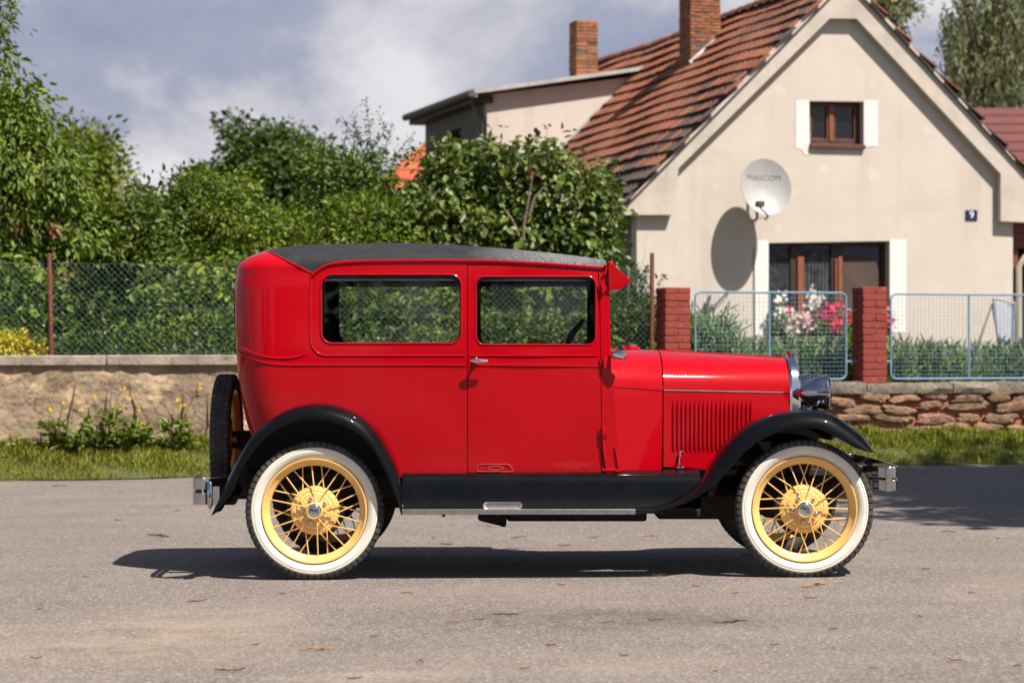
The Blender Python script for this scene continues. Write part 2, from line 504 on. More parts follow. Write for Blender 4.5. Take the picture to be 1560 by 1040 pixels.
# ================================================================== GROUND, ROAD, WALLS
def road_material():
    m = mat('asphalt', (0.137, 0.115, 0.104), (0.178, 0.150, 0.135), rough=0.9, scale=1.1, detail=8, lo=0.3, hi=0.7, coords='Object')
    nt = m.node_tree; n, l = nt.nodes, nt.links
    bs = n['Principled BSDF']
    tc = n.new('ShaderNodeTexCoord')
    base = bs.inputs['Base Color'].links[0].from_socket
    def noise(scale, det=3, rough=0.6):
        z = n.new('ShaderNodeTexNoise'); z.inputs['Scale'].default_value = scale; z.inputs['Detail'].default_value = det; z.inputs['Roughness'].default_value = rough
        l.new(tc.outputs['Object'], z.inputs['Vector']); return z.outputs[0]
    def rng(s, a, b_, c=0.0, d=1.0):
        r = n.new('ShaderNodeMapRange'); r.inputs['From Min'].default_value = a; r.inputs['From Max'].default_value = b_
        r.inputs['To Min'].default_value = c; r.inputs['To Max'].default_value = d
        l.new(s, r.inputs['Value']); return r.outputs[0]
    def mix(f, a, colr, fac=1.0):
        x = n.new('ShaderNodeMix'); x.data_type = 'RGBA'
        l.new(f, x.inputs[0]); l.new(a, x.inputs[6]); x.inputs[7].default_value = (*colr, 1); return x.outputs[2]
    def mul(a, b_):
        x = n.new('ShaderNodeMath'); x.operation = 'MULTIPLY'; l.new(a, x.inputs[0]); l.new(b_, x.inputs[1]); return x.outputs[0]
    c = base
    # stones in the binder: pale and dark grains
    v = n.new('ShaderNodeTexVoronoi'); v.inputs['Scale'].default_value = 95; l.new(tc.outputs['Object'], v.inputs['Vector'])
    sepc = n.new('ShaderNodeSeparateColor'); l.new(v.outputs['Color'], sepc.inputs[0])
    c = mix(rng(sepc.outputs[0], 0.78, 0.97, 0, 0.85), c, (0.42, 0.355, 0.32))
    c = mix(rng(sepc.outputs[1], 0.64, 0.95, 0, 0.85), c, (0.045, 0.037, 0.035))
    st = n.new('ShaderNodeMapping'); st.inputs['Scale'].default_value = (0.5, 2.2, 1); l.new(tc.outputs['Object'], st.inputs[0])
    sn = n.new('ShaderNodeTexNoise'); sn.inputs['Scale'].default_value = 0.9; sn.inputs['Detail'].default_value = 7; l.new(st.outputs[0], sn.inputs['Vector'])
    c = mix(rng(sn.outputs[0], 0.50, 0.66, 0, 0.22), c, (0.095, 0.083, 0.08))
    c = mix(rng(sn.outputs[0], 0.46, 0.34, 0, 0.2), c, (0.22, 0.185, 0.165))
    c = mix(rng(noise(230, 2), 0.52, 0.68, 0, 0.7), c, (0.05, 0.042, 0.039))
    c = mix(rng(noise(130, 2), 0.55, 0.70, 0, 0.7), c, (0.36, 0.30, 0.27))
    # dusty sand in soft patches
    c = mix(mul(rng(noise(0.55, 6), 0.52, 0.72, 0, 0.5), rng(noise(14, 4), 0.35, 0.65, 0.3, 1)), c, (0.26, 0.205, 0.16))
    # sand spread at the left in front, its own shape
    def blob(px, py, rx, ry, amount, colr, c, crack=None):
        p = ground_hit(px, py)
        mp = n.new('ShaderNodeMapping'); mp.vector_type = 'POINT'
        mp.inputs['Location'].default_value = (-p.x / rx, -p.y / ry, 0)
        mp.inputs['Scale'].default_value = (1 / rx, 1 / ry, 0)
        l.new(tc.outputs['Object'], mp.inputs[0])
        ln = n.new('ShaderNodeVectorMath'); ln.operation = 'LENGTH'; l.new(mp.outputs[0], ln.inputs[0])
        f = rng(ln.outputs['Value'], 1.0, 0.15, 0, 1)
        if crack is not None: return mix(mul(f, crack), c, colr)
        f = mul(mul(f, rng(noise(3.2, 8, 0.75), 0.36, 0.66, 0, amount)), rng(noise(60, 3), 0.3, 0.62, 0.25, 1))
        return mix(f, c, colr)
    c = blob(215, 975, 0.95, 1.5, 1.0, (0.33, 0.255, 0.18), c)
    c = blob(330, 940, 0.5, 0.8, 0.8, (0.31, 0.24, 0.17), c)
    c = blob(560, 1035, 0.5, 0.5, 0.7, (0.38, 0.30, 0.21), c)
    c = blob(880, 1010, 1.6, 0.6, 0.5, (0.30, 0.24, 0.18), c)
    # dark scuffs in front of the car
    c = blob(960, 945, 0.75, 0.5, 1.0, (0.05, 0.044, 0.041), c)
    c = blob(900, 935, 0.9, 0.45, 0.8, (0.07, 0.062, 0.057), c)
    c = blob(800, 935, 0.5, 0.25, 0.5, (0.09, 0.08, 0.07), c)
    wn = n.new('ShaderNodeTexNoise'); wn.inputs['Scale'].default_value = 4; wn.inputs['Detail'].default_value = 6; l.new(tc.outputs['Object'], wn.inputs['Vector'])
    wa = n.new('ShaderNodeVectorMath'); wa.operation = 'MULTIPLY_ADD'; wa.inputs[1].default_value = (.5, .5, 0); l.new(wn.outputs['Color'], wa.inputs[0]); l.new(tc.outputs['Object'], wa.inputs[2])
    ve = n.new('ShaderNodeTexVoronoi'); ve.feature = 'DISTANCE_TO_EDGE'; ve.inputs['Scale'].default_value = 4.2; l.new(wa.outputs[0], ve.inputs['Vector'])
    cr_ = rng(ve.outputs['Distance'], 0.0, 0.045, 0.9, 0)
    c = blob(900, 945, 1.15, 0.7, 1, (0.045, 0.04, 0.037), c, crack=cr_)
    c = blob(1330, 870, 1.2, 0.8, 1, (0.07, 0.062, 0.057), c, crack=rng(ve.outputs['Distance'], 0.0, 0.02, 0.6, 0))
    l.new(c, bs.inputs['Base Color'])
    bp = n.new('ShaderNodeBump'); bp.inputs['Strength'].default_value = 0.55; bp.inputs['Distance'].default_value = 0.006
    l.new(noise(110, 4), bp.inputs['Height']); l.new(bp.outputs[0], bs.inputs['Normal'])
    return m
M_road = road_material()
b = MB()
xs = [-70 + 5 * k for k in range(29)]
b.loft([[Vector((x, y, ground_z(x))) for x in xs] for y in (-45, -25, -12, -6, 0, 6, 12, 18, 26)], closed=False)
tag(b.build('road', M_road), kind='structure')

# wall line frame: s along, v back, z up
W0 = Vector((-3.5, 24 + CAMY, 0))
def FW(s, v, z): return W0 + U * s + V * v + Vector((0, 0, z))
def s_at(px, v=0.0):
    k = (px - 780) / FPX
    o = W0 + V * v
    Z0 = o.y - CAMY
    return (k * Z0 - o.x) / (U.x - k * U.y)
def Zs(s, v=0.0): return (FW(s, v, 0)).y - CAMY
def z_at(py, s, v=0.0): return CAMZ - (py - HOR) * Zs(s, v) / FPX

# verge between the road edge and the walls
M_soil = mat('grassy_soil', (0.055, 0.075, 0.018), (0.085, 0.085, 0.03), rough=0.95, scale=4, bump=0.5, bscale=30, bdist=0.02)
RE = [ground_hit(px, py) for px, py in ((-700, 742), (0, 732.5), (150, 731), (300, 727), (700, 719), (1100, 712), (1340, 708), (1560, 707), (2300, 700))]
S_SPLIT = s_at(1004)
def re_v(s):
    """road edge distance in front of the wall line at s"""
    pts = [((p - W0).dot(U), (p - W0).dot(V)) for p in RE]
    return interp(s, pts)
def verge_z(s, t):
    p = FW(s, lerp(re_v(s), 0, t), 0)
    zb = ground_z(p.x) + 0.012
    top = 0.27
    return lerp(zb, top, t ** 0.85) + 0.03 * math.sin(s * 1.7) * math.sin(math.pi * t) + (0.02 * math.sin(s * 5.1 + 2 * t) * t * (1 - t) * 2)
b = MB()
NS_ = 120
rows = []
for i in range(NS_ + 1):
    s = lerp(-9, 16, i / NS_)
    wob = 0.05 * math.sin(s * 3.1) + 0.04 * math.sin(s * 7.7 + 1)
    rows.append([FW(s, lerp(re_v(s) + wob * (1 - k / 10), 0.1, k / 10), verge_z(s, k / 10)) for k in range(11)])
b.loft(rows, closed=False)
tag(b.build('grass_verge', M_soil), kind='structure')
# garden soil behind the walls and the land beyond
M_land = mat('garden_soil', (0.05, 0.06, 0.02), (0.075, 0.07, 0.032), rough=0.95, scale=1.5, bump=0.4, bscale=20, bdist=0.02)
b = MB()
b.loft([[FW(s, v, z) for s in (-60, -9, 0, S_SPLIT)] for v, z in ((0.28, 1.04), (14, 1.06))], closed=False)
b.loft([[FW(s, v, z) for s in (S_SPLIT, 8, 16, 60)] for v, z in ((0.28, .72), (14, .74))], closed=False)
b.add([FW(S_SPLIT, .28, 1.04), FW(S_SPLIT, 14, 1.06), FW(S_SPLIT, 14, .5), FW(S_SPLIT, .28, .5)], [(0, 1, 2, 3)])
tag(b.build('garden_ground', M_land), kind='structure')
b = MB(); b.loft([[Vector((x, y, .7)) for x in (-900, -60, 0, 60, 900)] for y in (27.5, 60, 1600)], closed=False)
tag(b.build('ground', M_land), kind='structure')

# ---- left plaster wall
def plaster_material():
    m = mat('old_wall_plaster', (0.36, 0.265, 0.18), (0.20, 0.142, 0.095), rough=0.95, scale=2.6, detail=9, lo=0.36, hi=0.68, bump=1.0, bscale=11, bdist=0.035,
            speck=((0.47, 0.34, 0.21), 3.1, 0.60, 0.05))
    nt = m.node_tree; n, l = nt.nodes, nt.links
    bs = n['Principled BSDF']
    base = bs.inputs['Base Color'].links[0].from_socket
    tc = n.new('ShaderNodeTexCoord')
    # cracks along warped cells
    nz = n.new('ShaderNodeTexNoise'); nz.inputs['Scale'].default_value = 2.5; nz.inputs['Detail'].default_value = 5; l.new(tc.outputs['Object'], nz.inputs['Vector'])
    ad = n.new('ShaderNodeVectorMath'); ad.operation = 'MULTIPLY_ADD'; ad.inputs[1].default_value = (0.9, 0.9, 0.9)
    l.new(nz.outputs['Color'], ad.inputs[0]); l.new(tc.outputs['Object'], ad.inputs[2])
    mp = n.new('ShaderNodeMapping'); mp.inputs['Scale'].default_value = (1.2, 1.2, 3.2); l.new(ad.outputs[0], mp.inputs[0])
    v = n.new('ShaderNodeTexVoronoi'); v.feature = 'DISTANCE_TO_EDGE'; v.inputs['Scale'].default_value = 1.9; l.new(mp.outputs[0], v.inputs['Vector'])
    mr = n.new('ShaderNodeMapRange'); mr.inputs['From Min'].default_value = 0.0; mr.inputs['From Max'].default_value = 0.035; mr.inputs['To Min'].default_value = 1; mr.inputs['To Max'].default_value = 0
    l.new(v.outputs['Distance'], mr.inputs['Value'])
    n2 = n.new('ShaderNodeTexNoise'); n2.inputs['Scale'].default_value = 1.6; l.new(tc.outputs['Object'], n2.inputs['Vector'])
    mr2 = n.new('ShaderNodeMapRange'); mr2.inputs['From Min'].default_value = .42; mr2.inputs['From Max'].default_value = .6; mr2.inputs['To Max'].default_value = .75; l.new(n2.outputs[0], mr2.inputs['Value'])
    mu = n.new('ShaderNodeMath'); mu.operation = 'MULTIPLY'; l.new(mr.outputs[0], mu.inputs[0]); l.new(mr2.outputs[0], mu.inputs[1])
    mx = n.new('ShaderNodeMix'); mx.data_type = 'RGBA'; l.new(mu.outputs[0], mx.inputs[0]); l.new(base, mx.inputs[6]); mx.inputs[7].default_value = (0.10, 0.07, 0.05, 1)
    l.new(mx.outputs[2], bs.inputs['Base Color'])
    return m
M_plast = plaster_material()
layer(M_plast, (0.13, 0.095, 0.065), (1.6, 1.6, .7), .52, .74, .65)
layer(M_plast, (0.40, 0.31, 0.22), (.9, .9, 2.6), .56, .72, .5)
M_conc = mat('weathered_concrete', (0.34, 0.28, 0.225), (0.20, 0.165, 0.135), rough=0.95, scale=5, detail=8, bump=0.6, bscale=45, bdist=0.01, speck=((0.09, 0.08, 0.065), 26, 0.6, 0.1))
s0, s1 = -10, S_SPLIT
lw = thing('roadside_wall', 'low cracked tan plaster wall with a flat concrete cap behind the car', 'wall', FW(s0, .15, .2))
b = MB()
NX, NZ = 220, 14
rngw = np.random.default_rng(3)
zt = CAMZ - (557 - HOR) * 24 / FPX
grid = []
for j in range(NZ + 1):
    row = []
    for i in range(NX + 1):
        s = lerp(s0, s1, i / NX)
        d = 0.018 * math.sin(s * 2.3 + j) * math.sin(j * .7 + s) + float(rngw.normal(0, .007))
        row.append(FW(s, d, lerp(0.02, zt, j / NZ)))
    grid.append(row)
b.loft(grid, closed=False)
b.fbox(FW, s0, s1, 0.05, 0.30, 0.0, zt)
b.build('wall_face', M_plast, lw, angle=60)
zc1 = CAMZ - (541 - HOR) * 24 / FPX
s = s0
k = 0
while s < s1 - .1:
    e = min(s1, s + 2.35)
    b = MB(); b.fbox(FW, s + .003, e - .003, -.055 + .004 * (k % 2), .33, zt + .002, zc1 + .003 * (k % 3))
    b.build('cap_slab', M_conc, lw, bevel=0.012)
    s = e; k += 1

# ---- right stone wall
M_conc2 = mat('rough_cap_stone', (0.27, 0.22, 0.175), (0.14, 0.112, 0.09), rough=0.95, scale=6, detail=8, bump=0.8, bscale=40, bdist=0.015, speck=((0.07, 0.062, 0.05), 20, 0.58, 0.1))
M_mortar = mat('red_wall_mortar', (0.40, 0.125, 0.075), (0.30, 0.13, 0.085), rough=0.95, scale=9, bump=0.9, bscale=30, bdist=0.02, speck=((0.36, .27, .2), 7, .62, .06))
M_stone = mat('field_stone', (0.32, 0.19, 0.112), (0.16, 0.095, 0.058), rough=0.92, scale=9, detail=8, bump=0.9, bscale=26, bdist=0.02, island=0.28, speck=((0.09, .07, .05), 20, .62, .08))
rwl_ = thing('stone_wall', 'low rubble stone wall with red mortar and a rough stone cap', 'wall', FW(S_SPLIT + .1, .15, .25))
s0, s1 = S_SPLIT + 0.02, 17.0
zt = 0.73
b = MB()
grid = []
for j in range(9):
    grid.append([FW(lerp(s0, s1, i / 160), float(rngw.normal(0.02, .012)), lerp(.05, zt, j / 8)) for i in range(161)])
b.loft(grid, closed=False)
b.fbox(FW, s0, s1, .06, .33, .05, zt)
b.build('mortar', M_mortar, rwl_, angle=60)
def stone(b, sc, zc_, hw, hh, depth, rg):
    n = 22
    ph = rg.uniform(0, 6.28)
    ex = rg.uniform(2.2, 6.5)
    tilt = rg.normal(0, .10)
    jj = 1 + rg.normal(0, .05, n)
    out = []
    for ring_s, ring_d in ((1.0, -.012), (1.0, depth * .6), (.95, depth * .9), (.82, depth), (.4, depth * 1.03)):
        ring = []
        for k in range(n):
            a = 2 * math.pi * k / n
            ca, sa = math.cos(a), math.sin(a)
            rr = (abs(ca) ** ex + abs(sa) ** ex) ** (-1 / ex)
            rr *= (1 + .10 * math.sin(2 * a + ph) + .09 * math.sin(3 * a + 2 * ph) + .06 * math.sin(7 * a + ph * 3)) * jj[k]
            x, z = ca * rr * hw * ring_s, sa * rr * hh * ring_s
            x, z = x * math.cos(tilt) - z * math.sin(tilt), x * math.sin(tilt) + z * math.cos(tilt)
            ring.append(FW(sc + x, -ring_d - rg.normal(0, .003), zc_ + z))
        out.append(ring)
    b.loft(out, True, False, True)
rg = np.random.default_rng(21)
b = MB()
zrow = [0.21, .33, .455, .575, .675]
for r_, z in enumerate(zrow):
    s = s0 + rg.uniform(0, .15)
    while s < s1:
        hw = rg.uniform(.12, .27)
        hh = rg.uniform(.036, .060)
        stone(b, s + hw, z + rg.normal(0, .018), hw, hh, rg.uniform(.03, .055), rg)
        s += 2 * hw + rg.uniform(0.015, .085)
b.build('stones', M_stone, rwl_, angle=50)
s = s0
while s < s1 - .05:
    e = min(s1, s + rg.uniform(.45, 1.1))
    b = MB()
    nn = 14
    rings_ = []
    za = z_at(583, s_at(1330)) + rg.normal(0, .008)
    for i in range(nn + 1):
        t = i / nn
        ss = lerp(s + .006, e - .006, t)
        edge = 0.012 if i in (0, nn) else 0
        j = lambda: float(rg.normal(0, .007))
        rings_.append([FW(ss, -.05 + edge + j(), zt + .004 + j() * .5), FW(ss, -.065 + edge + j(), lerp(zt, za, .5)), FW(ss, -.045 + edge + j(), za - edge + j() * .6), FW(ss, .15, za - edge + j() * .6), FW(ss, .36, za - edge + j() * .6), FW(ss, .36, zt + .004)])
    b.loft(rings_, True, True, True)
    b.build('cap_stone', M_conc2, rwl_, angle=40)
    s = e

# ---- brick builder and the two gate pillars
M_redbrick = mat('red_painted_brick', (0.27, 0.046, 0.03), (0.22, 0.037, 0.025), rough=0.85, scale=14, bump=0.7, bscale=40, bdist=0.008, island=0.06, speck=((0.40, .12, .08), 18, .64, .05))
M_redmort = mat('red_painted_joint', (0.22, 0.036, 0.025), (0.17, 0.028, 0.02), rough=0.9, scale=20)
def brick_stack(name, F, z0, z1, ha, hb, courses, m, mm, parent, joint=.008, jit=.003, seed=1, split=2, inn=.007):
    rg = np.random.default_rng(seed)
    h = (z1 - z0) / courses
    b = MB()
    b.fbox(F, -ha + inn, ha - inn, -hb + inn, hb - inn, z0, z1 - .012)
    core = b.build('mortar_core', mm, parent)
    b = MB()
    for c in range(courses):
        za, zb = z0 + c * h + joint / 2, z0 + (c + 1) * h - joint / 2
        edges = [-ha, ha] if c % 2 == 0 else [-ha, ha * .02, ha]
        if split > 2: edges = list(np.linspace(-ha, ha, split + 1)) if c % 2 == 0 else [-ha] + list(np.linspace(-ha, ha, split + 1)[:-1] + ha / split) + [ha]
        for a0, a1 in zip(edges, edges[1:]):
            for b0, b1 in ((-hb, -.002), (.002, hb)):
                j = rg.normal(0, jit, 4)
                b.fbox(F, a0 + (joint / 2 if a0 > -ha else 0) + j[0], a1 - (joint / 2 if a1 < ha else 0) + j[1], b0 + j[2], b1 + (j[3] if b1 > 0 else 0), za, zb + float(rg.normal(0, .002)))
    o = b.build(name, m, parent, bevel=.006, seg=1)
    return o
PIL = []
for px0, px1, lab in ((1003, 1048, 'red painted brick pillar at the end of the mesh fence, near the car bonnet'), (1301, 1348, 'red painted brick pillar between two blue wire panels')):
    sc = s_at((px0 + px1) / 2, .15)
    PIL.append(sc)
    p = thing('brick_pillar', lab, 'pillar', FW(sc, .15, .85), 'brick pillars on the stone wall')
    brick_stack('bricks', lambda a, bb, c, sc=sc: FW(sc + a, .15 + bb, c), .845, z_at(437.5, sc, .1), .145, .145, 14, M_redbrick, M_redmort, p, joint=.006, jit=.0022, seed=int(px0))
    
# ---- blue wire panels
M_blue = mat('pale_blue_fence_paint', (0.13, 0.245, 0.38), (0.18, 0.30, 0.42), rough=0.7, scale=12)
def blue_panel(pxa, pxb, rib_px, pya, pyb, label, brackets):
    v = .15
    sa, sb = s_at(pxa, v), s_at(pxb, v)
    sm = (sa + sb) / 2
    za, zb = z_at(pyb, s_at(1330, v), v), z_at(pya, s_at(1330, v), v)
    root = thing('wire_fence_panel', label, 'fence panel', FW(sm, v, za), 'blue wire fence panels')
    b = MB()
    b.tube([FW(x, v, z) for x, z in rrect(sa, sb, za, zb, .07, 5)], .0115, 8, closed=True)
    b.build('frame', M_blue, root)
    b = MB(); sr = s_at(rib_px, v); b.tube([FW(sr, v, za), FW(sr, v, zb)], .011, 8); b.build('rib', M_blue, root)
    b = MB()
    st = .047
    k = 1
    while sa + k * st < sb - .01:
        b.tube([FW(sa + k * st, v, za), FW(sa + k * st, v, zb)], .0016, 4, cap=False); k += 1
    k = 1
    while za + k * st < zb - .01:
        b.tube([FW(sa, v - .005, za + k * st), FW(sb, v - .005, za + k * st)], .0016, 4, cap=False); k += 1
    b.build('wire_mesh', M_blue, root)
    for sx, sy in brackets:
        for py in (472, 550.5):
            z = z_at(py, s_at(1330, v), v)
            b = MB(); b.tube([FW(sx, v, z), FW(sy, v, z)], .011, 8); b.build('bracket', M_blue, root)
s_p = PIL
blue_panel(1059, 1289, 1172, 446.5, 577, 'blue wire panel in front of the flower window, between the two brick pillars', [(s_p[0] + .14, s_at(1059, .15)), (s_at(1289, .15), s_p[1] - .14)])
blue_panel(1357, 1610, 1476, 447.5, 577, 'blue wire panel running out of the right edge of the photo', [(s_p[1] + .14, s_at(1357, .15))])

# ---- chain link fence along the wall, and back towards the house
M_link = mat('green_coated_wire', (0.012, 0.045, 0.032), (0.018, 0.055, 0.04), rough=0.6, scale=20)
M_rust = mat('rust_red_steel', (0.13, 0.028, 0.018), (0.09, 0.022, 0.015), rough=0.75, scale=30, bump=0.4, bscale=80, bdist=0.003, speck=((0.24, .09, .05), 40, .6, .06))
M_greypost = mat('grey_steel_post', (0.10, 0.10, 0.10), (0.07, 0.06, 0.055), rough=0.6, scale=30)
def wire_net(F, sa, sb, za, zb, cell, r):
    b = MB()
    H = zb - za
    k = sa - H
    dd = .006
    while k < sb:
        for sgn in (1, -1):
            # clip the diagonal to the net
            t0, t1 = 0.0, H
            a0 = k if sgn > 0 else k + H
            lo, hi = (sa - a0, sb - a0) if sgn > 0 else (a0 - sb, a0 - sa)
            t0, t1 = max(0, lo), min(H, hi)
            if t1 - t0 < .02: continue
            # small bends at the crossings so the net weaves
            path = [F(a0 + sgn * t0, sgn * dd * .5, za + t0), F(a0 + sgn * t1, sgn * dd * .5, za + t1)]
            b.tube(path, r, 3, cap=False)
        k += cell
    return b
fence = thing('chain_link_fence', 'green chain link fence on rust red posts along the plaster wall', 'fence', FW(-2, .18, 1.16))
vf = .16
sL, sR = -9.5, s_at(991, vf)
zf1 = z_at(401, s_at(150, vf), vf)
zf0 = zc1 + .015
b = wire_net(lambda a, d, z: FW(a, vf + d, z), sL, sR, zf0, zf1, .066, .0023)
for z in (zf0 + .01, lerp(zf0, zf1, .5), zf1 - .005):
    b.tube([FW(sL, vf, z), FW(sR, vf, z)], .0025, 4)
b.build('wire_mesh', M_link, fence)
def post(px_s, v, z0, z1, r, m, parent, lean=0.0):
    b = MB()
    b.lathe([(r, 0), (r, z1 - z0), (r * .7, z1 - z0 + .012), (0, z1 - z0 + .014)], FW(px_s, v, z0), 'z', 14)
    o = b.build('post', m, parent)
    if lean:
        p = FW(px_s, v, z0) - OFF[parent.name]
        o.data.transform(Matrix.Translation(p) @ Matrix.Rotation(lean, 4, 'Y') @ Matrix.Translation(-p))
    return o
sp_ = s_at(77.5, vf)
post(sp_, vf - .03, zc1 - .02, z_at(388, sp_, vf), .023, M_rust, fence, R(-1.1))
post(s_at(455, vf), vf - .03, zc1 - .02, zf1 + .03, .023, M_rust, fence, R(.5))
post(sR, vf - .03, .84, z_at(387, sR, vf), .023, M_rust, fence, R(.3))
side = thing('chain_link_fence', 'chain link fence running back from the brick pillar towards the house', 'fence', FW(sR, .2, .9))
b = wire_net(lambda a, d, z: FW(sR - .03 + d, vf + a, z), 0.02, 7.0, .95, zf1 - .02, .066, .0023)
b.build('wire_mesh', M_link, side)
post(sR - .06, vf + .55, .9, zf1 - .02, .018, M_greypost, side)
post(sR - .03, vf + 3.4, .9, zf1 + .02, .02, M_greypost, side)

# ================================================================== THE HOUSE
F0 = Vector(((970 - 780) * 36 / FPX, 36 + CAMY, 0))
def FH(s, v, z): return F0 + U * s + V * v + Vector((0, 0, z))
def toH(p):
    d = p - F0
    return (d.dot(U), d.dot(V), p.z)
def fac(px, py, off=0.0):
    s, v, z = toH(hit(px, py, F0 - V * off, V))
    return (s, z)
M_render = mat('cream_house_render', (0.555, 0.49, 0.435), (0.50, 0.436, 0.38), rough=0.95, scale=1.3, detail=9, lo=0.38, hi=0.72, bump=0.28, bscale=34, bdist=0.012,
               speck=((0.58, 0.51, 0.45), 2.6, 0.62, 0.10))
layer(M_render, (0.36, 0.30, 0.25), (2.4, 2.4, .22), .56, .80, .5)
layer(M_render, (0.38, 0.315, 0.26), (.5, .5, .9), .58, .75, .35)
M_render2 = mat('cream_gable_trim', (0.52, 0.455, 0.40), (0.40, 0.345, 0.30), rough=0.95, scale=2.2, detail=9, lo=0.42, hi=0.75, bump=0.4, bscale=30, bdist=0.008)
layer(M_render2, (0.30, 0.26, 0.215), (5, 5, .8), .58, .78, .5)
M_whitep = mat('white_lime_paint', (0.74, 0.71, 0.68), (0.68, 0.645, 0.60), rough=0.9, scale=5, bump=0.3, bscale=40, bdist=0.006)
layer(M_whitep, (0.52, 0.47, 0.41), (3, 3, 1.0), .55, .75, .6)
M_wood = mat('brown_window_wood', (0.26, 0.085, 0.036), (0.19, 0.06, 0.027), rough=0.55, scale=12)
M_midwood = mat('dark_red_brown_wood', (0.13, 0.042, 0.022), (0.09, 0.03, 0.017), rough=0.5, scale=12)
M_shaded = mat('shaded_wall_render', (0.17, 0.155, 0.14), (0.12, 0.11, 0.10), rough=0.95, scale=2.5, bump=.3, bscale=30, bdist=.01)  # walls turned away from the sun, their shade put into the colour
M_dkwood = mat('dark_window_wood', (0.045, 0.018, 0.011), (0.03, 0.013, 0.009), rough=0.6, scale=12)
M_tile = mat('clay_roof_tile', (0.26, 0.090, 0.043), (0.16, 0.066, 0.042), rough=0.88, scale=0.6, detail=6, lo=0.45, hi=0.70, island=0.20, bump=0.4, bscale=30, bdist=0.01)
M_tile2 = mat('weathered_dark_tile', (0.105, 0.062, 0.052), (0.062, 0.048, 0.044), rough=0.9, scale=1.5, island=0.25, bump=0.4, bscale=30, bdist=0.01)
M_zinc = mat('grey_sheet_metal', (0.52, 0.505, 0.49), (0.36, 0.35, 0.34), rough=0.5, metal=0.3, scale=3)
M_gutter = mat('dark_gutter_metal', (0.06, 0.055, 0.052), (0.09, 0.08, 0.075), rough=0.55, scale=8)
M_obrick = mat('orange_chimney_brick', (0.34, 0.14, 0.055), (0.21, 0.08, 0.038), rough=0.9, scale=5, island=0.32, bump=0.4, bscale=60, bdist=0.006, speck=((0.10, .05, .03), 9, .60, .08))
M_soot = mat('dark_brick_joint', (0.13, 0.085, 0.06), (0.09, 0.06, 0.045), rough=0.95, scale=8)
M_dark = mat('dark_room', (0.012, 0.012, 0.012), rough=0.9)
def pane_mat():
    m = mat('dark_window_pane', (0.010, 0.011, 0.012), rough=0.03, spec=0.6)
    return m
M_pane = pane_mat()
M_lace = mat('grey_lace_curtain', (0.10, 0.10, 0.11), (0.03, 0.03, 0.033), rough=0.9, scale=9, lo=.4, hi=.6)

house = thing('gabled_house', 'cream rendered house with steep red tiled roof and a wide gable', 'house', FH(2.9, 0, .7))
apex = fac(1283, -29)
sl, zl = fac(949, 324)      # left eave end on the gable
sr, zr = fac(1583, 305)
zbase = 0.6
s_left, s_right = fac(970, 330)[0], fac(1543, 340)[0]
# gable wall with two openings
win_lo = [fac(*p) for p in ((1171, 524), (1355, 524), (1355, 367), (1171, 370))]
win_up = [fac(*p) for p in ((1233, 224), (1315.5, 224.5), (1315.5, 155), (1233, 154))]
wall2 = [(s_left, zbase), (s_right, zbase), (s_right, fac(1543, 290)[1]), (apex[0] + .05, apex[1] - .12), (apex[0] - .05, apex[1] - .12), (s_left, fac(970, 300)[1])]
gw = plate('gable_wall', wall2, [win_lo, win_up], lambda a, c, d: FH(a, d, c), 0.24, M_render, house)
DEPTH = 13.0
b = MB()
b.fbox(FH, s_left + .01, s_left + .25, .243, DEPTH, zbase, zl + .15)
b.fbox(FH, s_right - .25, s_right - .01, .243, DEPTH, zbase, zl + .15)
b.build('side_wall', M_shaded, house)
# raised gable trim
tr = [fac(*p) for p in ((949, 328), (938, 322.5), (1283 - 5, -34.5), (1288, -34.5), (1596, 306), (1590, 341), (1518.5, 337.5), (1518.5, 265.5), (1300, 30.5), (1259, 30), (1029, 257.5), (1021.5, 328))]
plate('gable_trim', tr, [], lambda a, c, d: FH(a, -.13 + d, c), 0.127, M_render2, house)
# white painted bands beside the windows
for q in ([(1150, 510), (1170.5, 510), (1170.5, 366.5), (1150, 366)], [(1355.5, 507), (1380, 507), (1380, 365), (1355.5, 365)]):
    plate('painted_band', [fac(*p) for p in q], [], lambda a, c, d: FH(a, -.006 + d, c), .005, M_whitep, house)
for q in ([(1212.5, 226), (1222, 228), (1226, 236), (1234, 236), (1232.5, 153), (1212.5, 153)], [(1316, 224), (1337, 223), (1337, 153), (1316, 153)]):
    plate('painted_band', [fac(*p) for p in q], [], lambda a, c, d: FH(a, -.006 + d, c), .005, M_whitep, house)

def window(px0, px1, py0, py1, rec, mullions, bar, mfr, mbar):
    s0, z0 = fac(px0, py1); s1, z1 = fac(px1, py0)
    root = MB()
    for a0, a1, c0, c1 in ((s0, s0 + bar, z0, z1), (s1 - bar, s1, z0, z1), (s0 + bar + .001, s1 - bar - .001, z1 - bar, z1 - .001), (s0 + bar + .001, s1 - bar - .001, z0 + .001, z0 + bar)):
        root.fbox(FH, a0, a1, rec, rec + .07, c0, c1)
    w = root.build('window', mfr, house, bevel=.004)
    b = MB(); b.fbox(FH, s0 + bar * .5, s1 - bar * .5, rec + .04, rec + .046, z0 + bar * .5, z1 - bar * .5); b.build('pane', M_pane, w)
    return w, s0, s1, z0, z1
